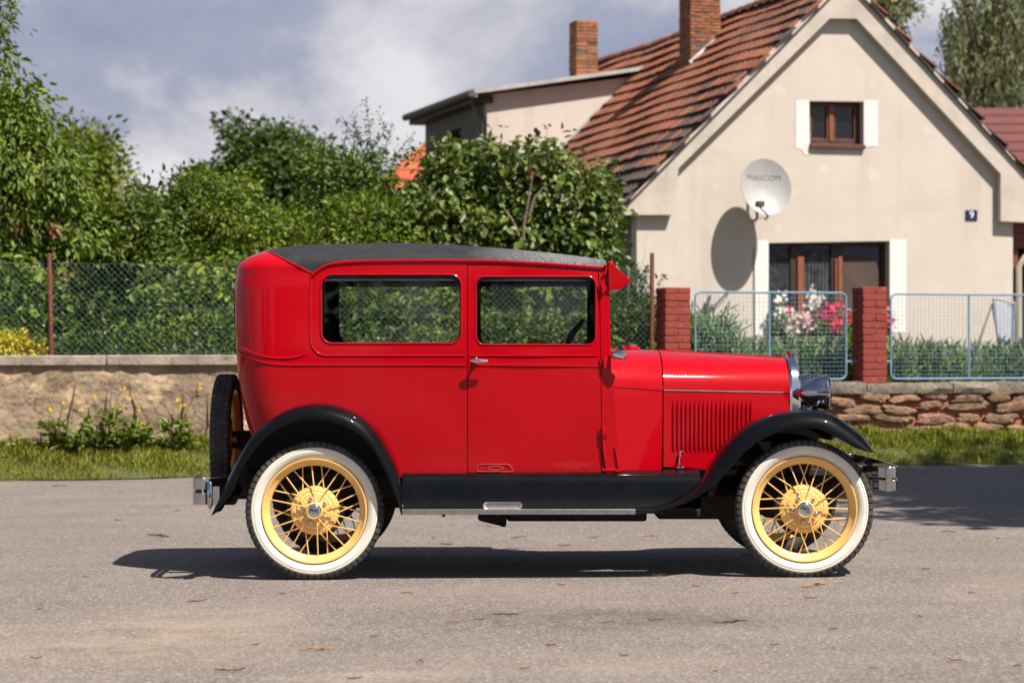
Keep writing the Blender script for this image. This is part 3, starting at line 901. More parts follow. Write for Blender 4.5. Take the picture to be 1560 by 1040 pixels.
# upper window
w, s0, s1, z0, z1 = window(1234, 1315, 154, 219, .13, [], .055, M_dkwood, M_wood)
b = MB(); sm = fac(1271.5, 190)[0]
b.fbox(FH, sm - .035, sm + .035, .115, .17, z0 + .055, z1 - .055); b.build('mullion', M_wood, w, bevel=.006)
for a0, a1 in ((s0 + .056, sm - .036), (sm + .036, s1 - .056)):
    b = MB()
    for q in ((a0, a0 + .04, z0 + .056, z1 - .056), (a1 - .04, a1, z0 + .056, z1 - .056), (a0 + .041, a1 - .041, z0 + .056, z0 + .10), (a0 + .041, a1 - .041, z1 - .09, z1 - .056)):
        b.fbox(FH, q[0], q[1], .135, .165, q[2], q[3])
    b.build('sash', M_midwood, w, bevel=.004)
b = MB(); sa, sb = fac(1233, 222)[0], fac(1316.5, 222)[0]; b.fbox(FH, sa, sb, -.06, .13, fac(1274, 226.5)[1], fac(1274, 220)[1]); b.build('window_sill', M_midwood, house, bevel=.006)
# lower window: three lights
w, s0, s1, z0, z1 = window(1171, 1355, 368.5, 512, .15, [], .07, M_dkwood, M_wood)
for px, hw, mm in ((1219, .10, M_dkwood), (1281, .10, M_dkwood)):
    sm = fac(px, 440)[0]
    b = MB(); b.fbox(FH, sm - hw, sm + hw, .142, .20, z0 + .07, z1 - .07); b.build('mullion', mm, w, bevel=.006)
for px0, px1, py in ((1220, 1229.5, 391), (1277, 1280, 393), (1282, 1288, 390)):
    a0, a1 = fac(px0, 440)[0], fac(px1, 440)[0]
    b = MB(); b.fbox(FH, a0, a1, .11, .14, z0 + .07, fac(1230, py)[1]); b.build('sash_stile', M_wood, w, bevel=.004)
for px0, px1 in ((1178, 1210), (1230, 1274)):
    a0, a1 = fac(px0, 440)[0], fac(px1, 440)[0]
    n_ = 40
    b = MB(); b.loft([[FH(lerp(a0, a1, k / n_), .183 + .012 * math.sin(k * 1.3), z) for k in range(n_ + 1)] for z in (z0 + .1, z1 - .12)], closed=False)
    b.build('curtain', M_lace, w)
M_blind = mat('brown_inner_blind', (0.075, 0.05, 0.042), (0.055, 0.036, 0.03), rough=0.8, scale=2)
ar = [fac(*p) for p in ((1289, 508), (1349, 508), (1348, 420), (1343, 400), (1332, 391), (1315, 387), (1300, 388), (1292, 394), (1289, 400))]
plate('arched_blind', ar, [], lambda a, c, d: FH(a, .176 + d, c), .01, M_blind, w)
b = MB(); sa, sb = fac(1168, 515)[0], fac(1358, 515)[0]; zsill = fac(1260, 512.5)[1]; b.fbox(FH, sa, sb, -.16, .15, zsill - .07, zsill); b.build('window_sill', M_conc, house, bevel=.008)
# rooms behind the panes stay dark
b = MB(); b.fbox(FH, s_left + .4, s_right - .4, .6, .65, .8, 2.9); b.fbox(FH, apex[0] - 1.2, apex[0] + 1.2, .6, .65, 2.91, 4.6); b.build('inner_wall', M_dark, house)

# ---- roof slopes of single tiles
def roof_slope(name, s_top, z_top, s_bot, z_bot, v0, v1, courses, m, parent, tw=.2, seed=5, frame=FH, sag=.05, skip=None):
    rg = np.random.default_rng(seed)
    dS, dZ = s_bot - s_top, z_bot - z_top
    L = math.hypot(dS, dZ)
    ds, dz = dS / L, dZ / L                    # down the slope
    ns, nz = (-dz, ds) if -dz * (1 if dS < 0 else -1) * -1 > 0 else (dz, -ds)
    if nz < 0: ns, nz = -ns, -nz               # outward (up)
    step = L / courses
    nt_ = int((v1 - v0) / tw)
    V_, Fc, Mi = [], [], []
    for c in range(courses):
        for k in range(nt_):
            vv0 = v0 + (k + (0.5 if c % 2 else 0)) * tw
            if skip and skip(vv0, c / courses): continue
            vv1 = vv0 + tw * .985
            a0, a1 = c * step - .06, (c + 1) * step + rg.normal(0, .003)
            wob = sag * math.sin(vv0 * .55 + 1) * math.sin(math.pi * (c + .5) / courses) + .012 * math.sin(vv0 * 2.1 + c)
            l0, l1 = .008 + wob + rg.normal(0, .002), .058 + wob + rg.normal(0, .003)
            o = len(V_)
            for a, lift, th in ((a0, l0, .02), (a1, l1, .026)):
                for q, hgt, ext in ((0, 0, -.02), (.3, .016, .006), (.7, .016, .006), (1, 0, -.02)):
                    aa = a + (ext if a == a1 else 0)
                    hh = lift + hgt
                    for top in (1, 0):
                        h2 = hh if top else hh - th
                        V_.append(frame(s_top + ds * aa + ns * h2, lerp(vv0, vv1, q), z_top + dz * aa + nz * h2))
            for q in range(3):
                i = o + 2 * q
                Fc.append((i, i + 2, i + 8 + 2, i + 8))             # top
                Fc.append((i + 8, i + 8 + 2, i + 8 + 3, i + 8 + 1))   # lower edge
            Fc.append((o, o + 8, o + 9, o + 1)); Fc.append((o + 6, o + 14, o + 15, o + 7))
            # lichen-dark tiles gather low down and along the verge
            pd = 1.25 * (c / courses) - (vv0 - v0) / (1.2 + 4.0 * (c / courses)) + .25 * math.sin(vv0 * 1.7 + c * .8)
            Mi += [1 if rg.random() < pd else 0] * 8
    b = MB(); b.add(V_, Fc); b.m = Mi
    r_ = b.build(name, [m, M_tile2], parent, angle=25)
    b = MB()
    P = [frame(s_top + ns * -.03, v, z_top + nz * -.03) for v in (v0 + .02, v1)] 
    Q = [frame(s_bot + ns * -.03, v, z_bot + nz * -.03) for v in (v0 + .02, v1)]
    b.loft([[P[0], P[1]], [Q[0], Q[1]]], closed=False)
    b.build('roof_deck', M_dkwood, r_)
    return r_
RV0 = -.20
s_eL, z_eL = fac(936, 322)
s_eR, z_eR = fac(1596, 306)
roofL = roof_slope('roof', apex[0], apex[1] + .02, s_eL, z_eL, RV0, DEPTH, 17, M_tile, house, seed=5)
roofR = roof_slope('roof', apex[0] + .02, apex[1] + .02, s_eR, z_eR, RV0, DEPTH, 17, M_tile, house, seed=6)
M_ridge = mat('clay_ridge_tile', (0.22, 0.075, 0.042), (0.30, 0.24, 0.19), rough=0.85, scale=3, lo=.5, hi=.7, island=.2)
b = MB()
k = 0
v = RV0
while v < DEPTH:
    h = .03 * math.sin(v * .6)
    ringA = [FH(apex[0] + .12 * math.cos(R(a)), v, apex[1] + .02 + h + .10 * math.sin(R(a))) for a in range(0, 181, 30)]
    ringB = [FH(apex[0] + .135 * math.cos(R(a)), v + .37, apex[1] + .025 + h + .115 * math.sin(R(a))) for a in range(0, 181, 30)]
    b.loft([ringA, ringB], closed=False); v += .35
b.build('ridge_tiles', M_ridge, roofL)
# gutter at the left eave
b = MB(); b.tube([FH(s_eL - .08, RV0 + .05, z_eL - .05), FH(s_eL - .08, DEPTH, z_eL - .05)], .06, 8); b.build('gutter', M_gutter, house)

# ---- shed dormer on the left slope
nL = (U * (-(z_eL - apex[1])) + Vector((0, 0, 1)) * (s_eL - apex[0])).normalized()
if nL.z < 0: nL = -nL
PL_ = FH(apex[0], 0, apex[1])
def on_roof(px, py): return toH(hit(px, py, PL_, nL))
q1, q2 = on_roof(948, 122), on_roof(880, 215)
v1 = (q1[1] + q2[1]) / 2
Pc = FH(0, v1, 0)
def cheek(px, py):
    s, v, z = toH(hit(px, py, Pc, V)); return (s, z)
c_top = cheek(965, 112); c_low = cheek(742, 143)
s_f = c_low[0]
slope = (c_top[1] - c_low[1]) / (c_top[0] - c_low[0])
# far end of the dormer eave
far = toH(hit(648, 175, FH(s_f, 0, 0), U))
v2 = min(max(far[1], v1 + 2.5), 12.5)
dorm = MB()
zroof = lambda s: apex[1] + (s - apex[0]) * (z_eL - apex[1]) / (s_eL - apex[0])
s_hit = c_top[0]
poly = [(s_f, zroof(s_f) - .3), (s_f, c_low[1] - .02), (s_hit, c_top[1] - .06), (s_hit, zroof(s_hit) - .3)]
plate('dormer_cheek', poly, [], lambda a, c, d: FH(a, v1 + d, c), .2, M_render, house)
dwz0, dwz1 = zroof(s_f) + .35, c_low[1] - .45
front = [(v1 + .202, zroof(s_f) - .3), (v2, zroof(s_f) - .3), (v2, c_low[1] - .02), (v1 + .202, c_low[1] - .02)]
vm = toH(hit(692, 215, FH(s_f, 0, 0), U))[1]
hole = [(vm - .5, dwz0), (vm + .5, dwz0), (vm + .5, dwz1), (vm - .5, dwz1)]
plate('dormer_wall', front, [hole], lambda a, c, d: FH(s_f + d, a, c), .2, M_shaded, house)
b = MB(); b.fbox(FH, s_f + .12, s_f + .125, vm - .52, vm + .52, dwz0 - .02, dwz1 + .02); b.build('dormer_window', M_pane, house)
ov = .30
thk = .07
def droof(s): return c_low[1] + (s - s_f) * slope + .02
b = MB()
sA, sB = s_f - ov, c_top[0] + .12
va, vb = v1 - .22, v2 + .25
b.add([FH(sA, va, droof(sA)), FH(sB, va, droof(sB)), FH(sB, vb, droof(sB)), FH(sA, vb, droof(sA)),
       FH(sA, va, droof(sA) + thk), FH(sB, va, droof(sB) + thk), FH(sB, vb, droof(sB) + thk), FH(sA, vb, droof(sA) + thk)],
      [(0, 1, 2, 3), (4, 5, 6, 7), (0, 1, 5, 4), (1, 2, 6, 5), (2, 3, 7, 6), (3, 0, 4, 7)])
b.build('dormer_roof', M_zinc, house)
b = MB(); b.tube([FH(sA - .05, va, droof(sA) + .01), FH(sA - .05, vb, droof(sA) + .01)], .07, 10)
b.tube([FH(sA + .03, va + .02, droof(sA) - .02), FH(sA + .03, v1 + .1, droof(sA) - .1), FH(s_f - .05, v1 + .12, droof(sA) - .45), FH(s_f - .05, v1 + .12, zroof(s_f))], .045, 8)
b.build('dormer_gutter', M_gutter, house)
b = MB(); b.fbox(FH, sA + .02, s_f + .1, v1 - .06, vb - .04, droof(sA) - .14, droof(sA) - .004); b.build('eaves_board', M_dkwood, house)
b = MB(); b.tube([FH(s_f, v1 - .02, zroof(s_f) + .03), FH(s_hit, v1 - .02, zroof(s_hit) + .03)], .035, 6); b.build('flashing', M_zinc, house)

# ---- chimneys
def chimney(pxl, pxr, py_top, base_px, label_, seed, courses, split, behind=0.0):
    q = on_roof(*base_px)
    v = q[1] + behind
    P = FH(0, v, 0)
    sa = toH(hit(pxl, 100, P, V))[0]; sb = toH(hit(pxr, 100, P, V))[0]
    sc = (sa + sb) / 2; hw = (sb - sa) / 2
    zt = toH(hit((pxl + pxr) / 2, py_top, P, V))[2]
    z0 = zroof(sb) - .6 if behind == 0 else zroof(sc) - .5
    ch = bpy.data.objects.new('chimney', None); COL.objects.link(ch); ch.parent = house
    ch.location = FH(sc, v + hw, z0) - OFF[house.name]; OFF[ch.name] = FH(sc, v + hw, z0)
    brick_stack('bricks', lambda a, bb, c: FH(sc + a, v + hw + bb, c), z0, zt, hw, hw, courses, M_obrick, M_soot, ch, joint=.014, jit=.004, seed=seed, split=split)
    return ch, sc, v, hw, zt, z0
chimney(878, 911, 31, (925, 118), '', 3, 26, 2)
ch, sc, v, hw, zt, z0 = chimney(1052, 1098, -60, (1062, 92), '', 4, 34, 3)
b = MB(); q = zroof(sc + hw); b.tube([FH(sc - hw - .02, v - .03, zroof(sc - hw) + .05), FH(sc + hw + .05, v - .03, zroof(sc + hw) + .06)], .05, 8); b.tube([FH(sc + hw + .04, v - .03, zroof(sc + hw) + .06), FH(sc + hw + .04, v + 2 * hw, zroof(sc + hw) + .06)], .05, 8)
b.build('chimney_flashing', M_zinc, house)

# ---- satellite dish
M_dish = mat('white_dish_metal', (0.33, 0.325, 0.32), (0.29, 0.285, 0.28), rough=0.45, scale=6)
M_lettr = mat('dark_grey_lettering', (0.10, 0.10, 0.11), rough=0.7)
M_lnb = mat('dark_grey_plastic', (0.06, 0.06, 0.06), rough=0.6)
ds, dzc = fac(1165, 287, .45)
dish = thing('satellite_dish', 'white oval satellite dish on the gable wall beside the lower window', 'satellite dish', FH(ds, -.05, dzc - .45))
cen = FH(ds, -.45, dzc)
ax_f = (-V * .96 + U * -.10 + Vector((0, 0, .26))).normalized()
ax_u = (Vector((0, 0, 1)) - ax_f * ax_f.z).normalized()
ax_r = ax_u.cross(ax_f).normalized()
if ax_r.dot(U) < 0: ax_r = -ax_r
rx, rz = .385, .435
b = MB()
rings_ = []
for t in (0, .2, .4, .6, .8, .95, 1.0):
    rings_.append([cen + ax_r * (rx * t * math.cos(2 * math.pi * k / 48)) + ax_u * (rz * t * math.sin(2 * math.pi * k / 48)) + ax_f * (.075 * t * t) for k in range(48)])
rings_.append([p + (p - cen).normalized() * .012 + ax_f * .002 for p in rings_[-1]])
rings_.append([p - ax_f * .016 for p in rings_[-1]])
for t in (.95, .6, .2):
    rings_.append([cen + ax_r * (rx * t * math.cos(2 * math.pi * k / 48)) + ax_u * (rz * t * math.sin(2 * math.pi * k / 48)) + ax_f * (.075 * t * t - .014) for k in range(48)])
b.loft(rings_)
rf = b.build('reflector', M_dish, dish, angle=50)
me = text_mesh('MASCOM', .118, .001, M_lettr, 0.0, 1.12)
for vt in me.vertices:        # lay the letters on the curved dish
    lx, ly = vt.co.x - .01, vt.co.y + .155
    vt.co = cen - OFF[dish.name] + ax_r * lx + ax_u * ly + ax_f * (.075 * ((lx / rx) ** 2 + (ly / rz) ** 2) + .003 + vt.co.z * .5)
link('lettering', me, rf)
lnb = toH(hit(1158, 311, FH(0, -.9, 0), V)); lnb = FH(*lnb)
foot = cen - ax_u * (rz + .02) + ax_f * .06
b = MB(); b.tube([foot - ax_f * .15 - ax_u * .02, foot, lnb - Vector((0, 0, .05))], .014, 8); b.build('feed_arm', M_lnb, dish)
b = MB(); b.fbox(lambda a, c, d: lnb + U * a - V * c + Vector((0, 0, d)), -.055, .055, -.06, .06, -.045, .045); b.tube([lnb + V * .05, lnb + V * .14], .03, 10); b.build('feed_horn', M_lnb, dish, bevel=.01)
b = MB()
b.tube([cen - ax_f * .02, FH(ds, -.15, dzc - .16)], .022, 8); b.tube([FH(ds, -.15, dzc + .1), FH(ds, -.15, dzc - .45), FH(ds, .0, dzc - .47)], .022, 8)
b.build('wall_bracket', M_greypost, dish)
b = MB()
e_ = fac(1165, 345)
b.tube(smooth_path([lnb - Vector((0, 0, .05)), foot + Vector((0, 0, -.03)), FH(ds + .02, -.03, dzc - .5), FH(ds + .01, -.015, dzc - 1.2), FH(ds + .015, -.012, zsill - .2)], 30), .006, 5)
b.build('cable', M_lnb, dish)

# ---- house number plate
M_numb = mat('navy_enamel', (0.010, 0.012, 0.07), rough=0.25, coat=.5)
M_numw = mat('white_enamel', (0.8, 0.8, 0.8), rough=0.3)
a0, c0 = fac(1470.5, 335.5); a1, c1 = fac(1488.5, 320)
hn = MB(); hn.fbox(FH, a0, a1, -.018, -.003, c0, c1)
num = hn.build('house_number_plate', M_numb, None, bevel=.006, origin=FH((a0 + a1) / 2, -.01, c0))
tag(num, 'small navy blue enamel house number plate reading 9', 'number plate')
me = text_mesh('9', .165, .002, M_numw, 0.0)
Mt = Matrix((U, Vector((0, 0, 1)), -V)).transposed().to_4x4(); Mt.translation = FH((a0 + a1) / 2, -.021, (c0 + c1) / 2) - FH((a0 + a1) / 2, -.01, c0)
me.transform(Mt)
dg = link('digit', me); dg.parent = num

# ---- far houses
M_orange = mat('orange_roof_tile', (0.42, 0.095, 0.035), (0.34, 0.08, 0.03), rough=0.8, scale=2, island=.12)
M_redroof = mat('dull_red_roof_sheet', (0.15, 0.046, 0.040), (0.115, 0.038, 0.034), rough=0.6, scale=1.5)
M_pale = mat('pale_far_render', (0.55, 0.47, 0.38), (0.48, 0.4, 0.33), rough=0.95, scale=1)
M_clap = mat('red_brown_boards', (0.24, 0.075, 0.055), (0.18, 0.055, 0.042), rough=0.7, scale=4)
def far_house(label, px_l, px_r, py_ridge, py_eave, Z, m_roof, name='far_house', hip=1.2, depth=6.0, rows=9):
    Y = Z + CAMY
    A, B_ = W(px_l, py_eave, Y), W(px_r, py_eave, Y)
    zr = W(px_l, py_ridge, Y + depth / 2).z
    root = thing(name, label, 'house', ((A.x + B_.x) / 2, Y + depth / 2, .7))
    b = MB(); b.box(A.x + .4, B_.x - .4, Y + .4, Y + depth - .4, .7, A.z + .05); wl = b.build('wall', M_pale, root)
    for t in (.3, .7):
        xc = lerp(A.x, B_.x, t)
        b = MB(); b.box(xc - .5, xc + .5, Y + .37, Y + .41, 1.8, 3.0); b.build('window', M_pane, root)
    b = MB()
    for sgn in (0, 1):
        for r in range(rows):
            t0, t1 = r / rows, (r + 1) / rows
            y0, y1 = (lerp(Y, Y + depth / 2, t0), lerp(Y, Y + depth / 2, t1)) if sgn == 0 else (lerp(Y + depth, Y + depth / 2, t0), lerp(Y + depth, Y + depth / 2, t1))
            za, zb = lerp(A.z, zr, t0), lerp(A.z, zr, t1)
            xa0, xa1 = lerp(A.x, A.x + hip, t0), lerp(B_.x, B_.x - hip, t0)
            xb0, xb1 = lerp(A.x, A.x + hip, t1), lerp(B_.x, B_.x - hip, t1)
            b.add([(xa0, y0, za + .07), (xa1, y0, za + .07), (xb1, y1, zb + .02), (xb0, y1, zb + .02), (xa0, y0, za - .02), (xa1, y0, za - .02)], [(0, 1, 2, 3), (0, 1, 5, 4)])
    b.add([(A.x, Y, A.z), (A.x, Y + depth, A.z), (A.x + hip, Y + depth / 2, zr)], [(0, 1, 2)])
    b.add([(B_.x, Y, A.z), (B_.x, Y + depth, A.z), (B_.x - hip, Y + depth / 2, zr)], [(0, 1, 2)])
    b.build('roof', m_roof, root, angle=15)
    return root
far_house('distant house with a bright orange tiled roof behind the shrubs', 560, 860, 168, 290, 62, M_orange, hip=2.5, depth=9)
far_house('neighbouring house with a dull red sheet roof right of the gable', 1488, 1800, 166, 262, 52, M_redroof, hip=.4, depth=7, rows=7)
# red boarded shed seen past the right corner of the house
Z = 44; Y = Z + CAMY
shd = thing('boarded_shed', 'red brown boarded shed with a dark arched doorway at the right edge', 'shed', W(1600, 520, Y))
b = MB()
xa, xb = W(1543, 400, Y).x, W(1680, 400, Y).x
zt = W(1560, 332, Y).z
xd0, xd1 = W(1551, 400, Y).x, W(1600, 400, Y).x
zd = W(1560, 385, Y).z
bz = .7
r = 0
z = bz
while z < zt:
    h = .14
    if z > zd: b.box(xa, xb, Y - .02 * (r % 2), Y + .1, z + .004, min(z + h - .004, zt))
    else: b.box(xa, xd0, Y, Y + .1, z + .004, z + h - .004); b.box(xd1, xb, Y, Y + .1, z + .004, z + h - .004)
    z += h; r += 1
b.build('boards', M_clap, shd)
arc = [(xd0, zd - .25), (lerp(xd0, xd1, .2), zd - .08), (lerp(xd0, xd1, .5), zd), (lerp(xd0, xd1, .8), zd - .08), (xd1, zd - .25)]
b = MB(); b.tube([Vector((xd0, Y - .05, bz))] + [Vector((x, Y - .05, z_)) for x, z_ in arc] + [Vector((xd1, Y - .05, bz))], .06, 6); b.build('door_frame', M_pale, shd)
b = MB(); b.box(xa + .02, xb, Y + .15, Y + 2.5, bz, zt); b.build('inside', M_dark, shd)
b = MB(); b.box(xa - .2, xb + .2, Y - .3, Y + 3, zt + .01, zt + .12); b.build('roof', M_redroof, shd)
# folded blue metal frame standing by the house corner
M_bluem = mat('faded_blue_steel', (0.22, 0.30, 0.42), (0.3, 0.36, 0.45), rough=0.6, scale=10)
Zf = FH(5.4, -1.0, 0).y - CAMY
Yf = Zf + CAMY
fr = thing('folding_frame', 'folding metal trestle frame with a pale cloth panel by the house corner', 'trestle', W(1520, 540, Yf))
b = MB()
b.tube([W(1490, 525, Yf), W(1511, 464, Yf + .3), W(1522, 525, Yf + .1)], .022, 8)
b.build('leg_frame', M_greypost, fr)
b = MB(); b.tube([W(1521, 520, Yf + .2), W(1513.5, 455.5, Yf + .3), W(1545, 461, Yf + .5), W(1543, 520, Yf + .5)], .026, 8); b.build('panel_frame', M_bluem, fr)
b = MB(); b.loft([[W(1516, 462, Yf + .31), W(1543, 464, Yf + .5)], [W(1523, 520, Yf + .22), W(1542, 520, Yf + .5)]], closed=False); b.build('cloth_panel', mat('faded_grey_cloth', (.36, .37, .41), (.3, .31, .35), rough=.9, scale=8), fr)

# ================================================================== THE CAR
YC = 0.77
def yin(y): return 2 * YC - y
def W3(p, Y): return W(p[0], p[1], Y)
CARLOC = (W(850, 780, YC).x, YC, ground_z(W(850, 780, YC).x))
car = thing('vintage_car', 'red two-door vintage saloon car with black roof and fenders and yellow wire wheels', 'car', CARLOC)

XR = [(400, 364), (440, 361.5), (500, 363), (530, 365), (560, 367), (600, 372), (640, 380), (665, 388), (700, 402), (730, 415)]
def xrear(z):
    py = HOR - (z - CAMZ) * FPX / 13.3
    return (interp(py, XR) - 780) * 13.3 / FPX
RC = 0.23
X_FRONT = W(925, 400, 0.14).x
X_DOORR = W(712, 500, 0.11).x
ZB = CAMZ - (720 - HOR) * 12.91 / FPX
ZBELT = CAMZ - (545 - HOR) * 12.91 / FPX
ZTOPSIDE = CAMZ - (398 - HOR) * 12.95 / FPX
def halfw(x, z):
    w = 0.655
    if z < ZBELT: w -= 0.022 * ((ZBELT - z) / (ZBELT - ZB)) ** 1.6
    else: w -= 0.034 * ((z - ZBELT) / (ZTOPSIDE - ZBELT))
    if x > X_DOORR: w -= 0.028 * ((x - X_DOORR) / 0.8) ** 2
    return w
def yside(x, z):
    xr = xrear(z)
    y = YC - halfw(x, z)
    if x < xr + RC:
        s = min(1.0, (xr + RC - x) / RC)
        y += RC * (1 - math.sqrt(max(0.0, 1 - s * s)))
    return y
def S(px, py, off=0.0):
    """point of the near body side seen at a photo pixel, moved out by off"""
    y = 0.13
    for _ in range(6):
        p = W(px, py, y)
        y = yside(p.x, p.z) - off
    return W(px, py, y)
def side2d(px, py):
    p = S(px, py)
    return (p.x, p.z)
def Fside(off=0.0):
    return lambda a, b, d: (a, yside(a, b) + off + d, b)
def Ffar(off=0.0):
    return lambda a, b, d: (a, yin(yside(a, b) + off + d), b)
def zcuts(z0, z1, step): return [('b', z0 + step * k) for k in range(1, int((z1 - z0) / step))]

# fender curves (photo pixels)
RF_TOP = [(323, 783), (348, 727), (375, 676), (395, 653), (418, 635), (441, 622.5), (467, 616), (496, 615), (525, 622), (554, 637), (577, 661), (594, 689), (606, 715), (613, 748), (617, 782)]
RF_LIP = [(324, 784), (352, 749), (366.5, 715), (381, 692), (401, 669), (424, 652), (453, 640.5), (482, 637.5), (511, 642), (539.5, 655), (563, 675), (583, 707), (597, 738), (606, 761), (612, 784)]
FF_TOP = [(966, 773), (994, 770), (1023, 762), (1052, 745), (1070, 727), (1095, 690), (1124, 659), (1153, 640), (1182, 630), (1211, 626), (1240, 625), (1268, 631), (1297, 650), (1317, 667), (1330, 687)]
FF_LIP = [(966, 783), (985, 781), (1009, 776), (1038, 768), (1066, 754), (1095, 731), (1118, 705), (1141, 682), (1167, 665), (1196, 653), (1225, 650), (1254, 654), (1286, 671), (1306, 682), (1330, 689)]

# ---- side panels
QP = [(478, 421), (483, 414), (490, 409), (498, 405), (508, 402), (530, 400), (560, 399), (640, 398), (711.9, 398), (711.9, 720.5), (622, 720.5), (609, 728), (601, 704), (588, 684), (572, 667), (550, 652), (525, 639), (496, 632), (478, 631)]
quarter = [side2d(*p) for p in QP]
rwin = [side2d(*p) for p in rrect(489, 703, 418, 523, 17, 7)]
DR = [(713.0, 404), (760, 404.5), (830, 408), (880, 411), (911, 413.5), (913.5, 480), (915, 560), (916.4, 719.5), (713.0, 719.5)]
door2d = [side2d(*p) for p in DR]
dwin = [side2d(*p) for p in rrect(725, 908, 421, 525, 13, 6)]
PL = [(912.3, 411), (927, 410), (929, 470), (931, 560), (935, 590), (943, 719.5), (917.2, 719.5), (916.2, 560), (914.7, 480)]
pillar2d = [side2d(*p) for p in PL]
HD = [(711, 398), (760, 398.8), (830, 402.5), (880, 406), (927, 409), (927, 411.5), (911, 411.5), (880, 409.2), (830, 406.2), (760, 402.8), (711, 402.4)]
head2d = [side2d(*p) for p in HD]
cz = zcuts(ZB, 1.75, 0.06)
for F, far in ((Fside(), False), (Ffar(), True)):
    plate('side_panel', quarter, [rwin], F, 0.03, M_red, car, cz + [('a', W(478, 500, .13).x + 0.05 * k) for k in range(1, 4)])
    d = plate('door', door2d, [dwin], F, 0.03, M_red, car, cz)
    plate('windshield_pillar', pillar2d, [], F, 0.05, M_red, car, cz)
    plate('roof_rail', head2d, [], F, 0.03, M_red, car)
    if not far: near_door = d
# dark inner lining with the same openings a little smaller
lin = [side2d(*p) for p in [(470, 405), (560, 402), (700, 401), (830, 405), (925, 411), (930, 560), (930, 719), (640, 719), (600, 690), (550, 640), (496, 625), (420, 640), (405, 520), (420, 420)]]
for F in (lambda a, b, d: (a, max(yside(a, b), 0.1) + 0.032 + d, b), lambda a, b, d: (a, yin(max(yside(a, b), 0.1) + 0.032 + d), b)):
    plate('inner_lining', lin, [[side2d(*p) for p in rrect(492, 700, 421, 521.5, 17, 6)], [side2d(*p) for p in rrect(728, 905, 424, 523.5, 12, 6)]], F, 0.03, M_trim, car, cz)
# glass
for nm, rr in (('rear_side_window', (493, 699, 420, 523)), ('door_window', (729, 904, 422, 525))):
    pts = [side2d(*p) for p in rrect(*rr, 12, 4)]
    for F in (Fside(0.022), Ffar(0.022)):
        o = plate(nm, pts, [], F, 0.004, M_glass, near_door if (nm == 'door_window' and F(0, 1, 0)[1] < YC) else car)

# ---- upper shell (fabric roof + red rounded back)
ZT = [(405, 382), (430, 378.6), (470, 374.3), (520, 372), (600, 370.8), (640, 371.2), (700, 374), (760, 378.3), (830, 385.2), (880, 391), (930, 398.5)]
ZD = [(355, 414), (400, 411), (440, 408), (480, 404), (520, 400.5), (560, 399), (700, 397.8), (760, 398.7), (830, 402.3), (880, 405.7), (930, 409)]
def ztop(x):
    px = 780 + x * FPX / 13.57
    return CAMZ - (interp(px, ZT) - HOR) * 13.57 / FPX
def zdrip(x):
    px = 780 + x * FPX / 12.95
    return CAMZ - (interp(px, ZD) - HOR) * 12.95 / FPX
XJ = W(478, 500, 0.13).x
def plan_outline(z, xa, n_side=26, n_arc=9, n_back=9):
    """near side from xa back, round the corner, across the back, to the far side"""
    xr = xrear(z)
    pts = []
    xs = xr + RC
    if n_side > 6: sx_ = [lerp(xa, XJ, k / (n_side - 6)) for k in range(n_side - 6)] + [lerp(XJ, xs, k / 6) for k in range(6)]
    else: sx_ = [lerp(xa, xs, k / n_side) for k in range(n_side)]
    for x in sx_:
        pts.append((x, YC - halfw(x, z)))
    w = halfw(xs, z)
    for k in range(n_arc + 1):
        a = R(90 * k / n_arc)
        pts.append((xs - RC * math.sin(a), YC - w + RC * (1 - math.cos(a))))
    y0 = YC - w + RC
    for k in range(1, n_back + 1):
        t = k / n_back
        y = lerp(y0, YC, t)
        pts.append((xr - 0.018 * (1 - (1 - t) ** 2), y))
    half = pts
    return half + [(x, yin(y)) for x, y in reversed(half[:-1])]
ZSK = CAMZ - (428 - HOR) * 12.95 / FPX
rings = []
zref = ZTOPSIDE
base = plan_outline(zref, X_FRONT)
X_IN = W(472, 420, .13).x
def inset(p, d):
    if d < 0.01 and p[0] < X_IN: return p
    y = p[1] + (d if p[1] < YC else -d if p[1] > YC else 0)
    return (p[0] + (d if p[0] < -1.2 else 0), y)
rings.append([Vector((*inset(p, 0.006), ZSK)) for p in plan_outline(ZSK, X_FRONT)])
rings.append([Vector((*inset(p, 0.006), lerp(ZSK, zdrip(p[0]), 0.6))) for p in base])
for ph in (0, 5, 11, 18, 26, 35, 45, 56, 68, 80, 90):
    a = R(ph)
    ring = []
    for p in base:
        cx = min(max(p[0], xrear(zref) + 0.5), X_FRONT)
        cx0 = p[0]
        h = math.sin(a) ** 0.92; g = 1 - math.cos(a)
        x = lerp(p[0], cx, g); y = lerp(p[1], YC, g)
        q = inset(p, 0.006 * (1 - g))
        x = lerp(q[0], cx, g); y = lerp(q[1], YC, g)
        ring.append(Vector((x, y, zdrip(p[0]) + (ztop(cx) - zdrip(p[0])) * h)))
    rings.append(ring)
sh = MB(); sh.loft(rings, closed=False)
def shell_bm():
    bm = bmesh.new()
    vs_ = [bm.verts.new(v) for v in sh.v]
    for f in sh.f: bm.faces.new([vs_[i] for i in f])
    bmesh.ops.remove_doubles(bm, verts=bm.verts, dist=1e-4)
    return bm
pa, pb = W(405, 381, 0.5), W(475.5, 417, 0.14)
dseam = (pb - pa); dseam.y = 0
nseam = Vector((dseam.z, 0, -dseam.x)).normalized()
if nseam.x > 0: nseam = -nseam        # points to the rear
seam_pts = []
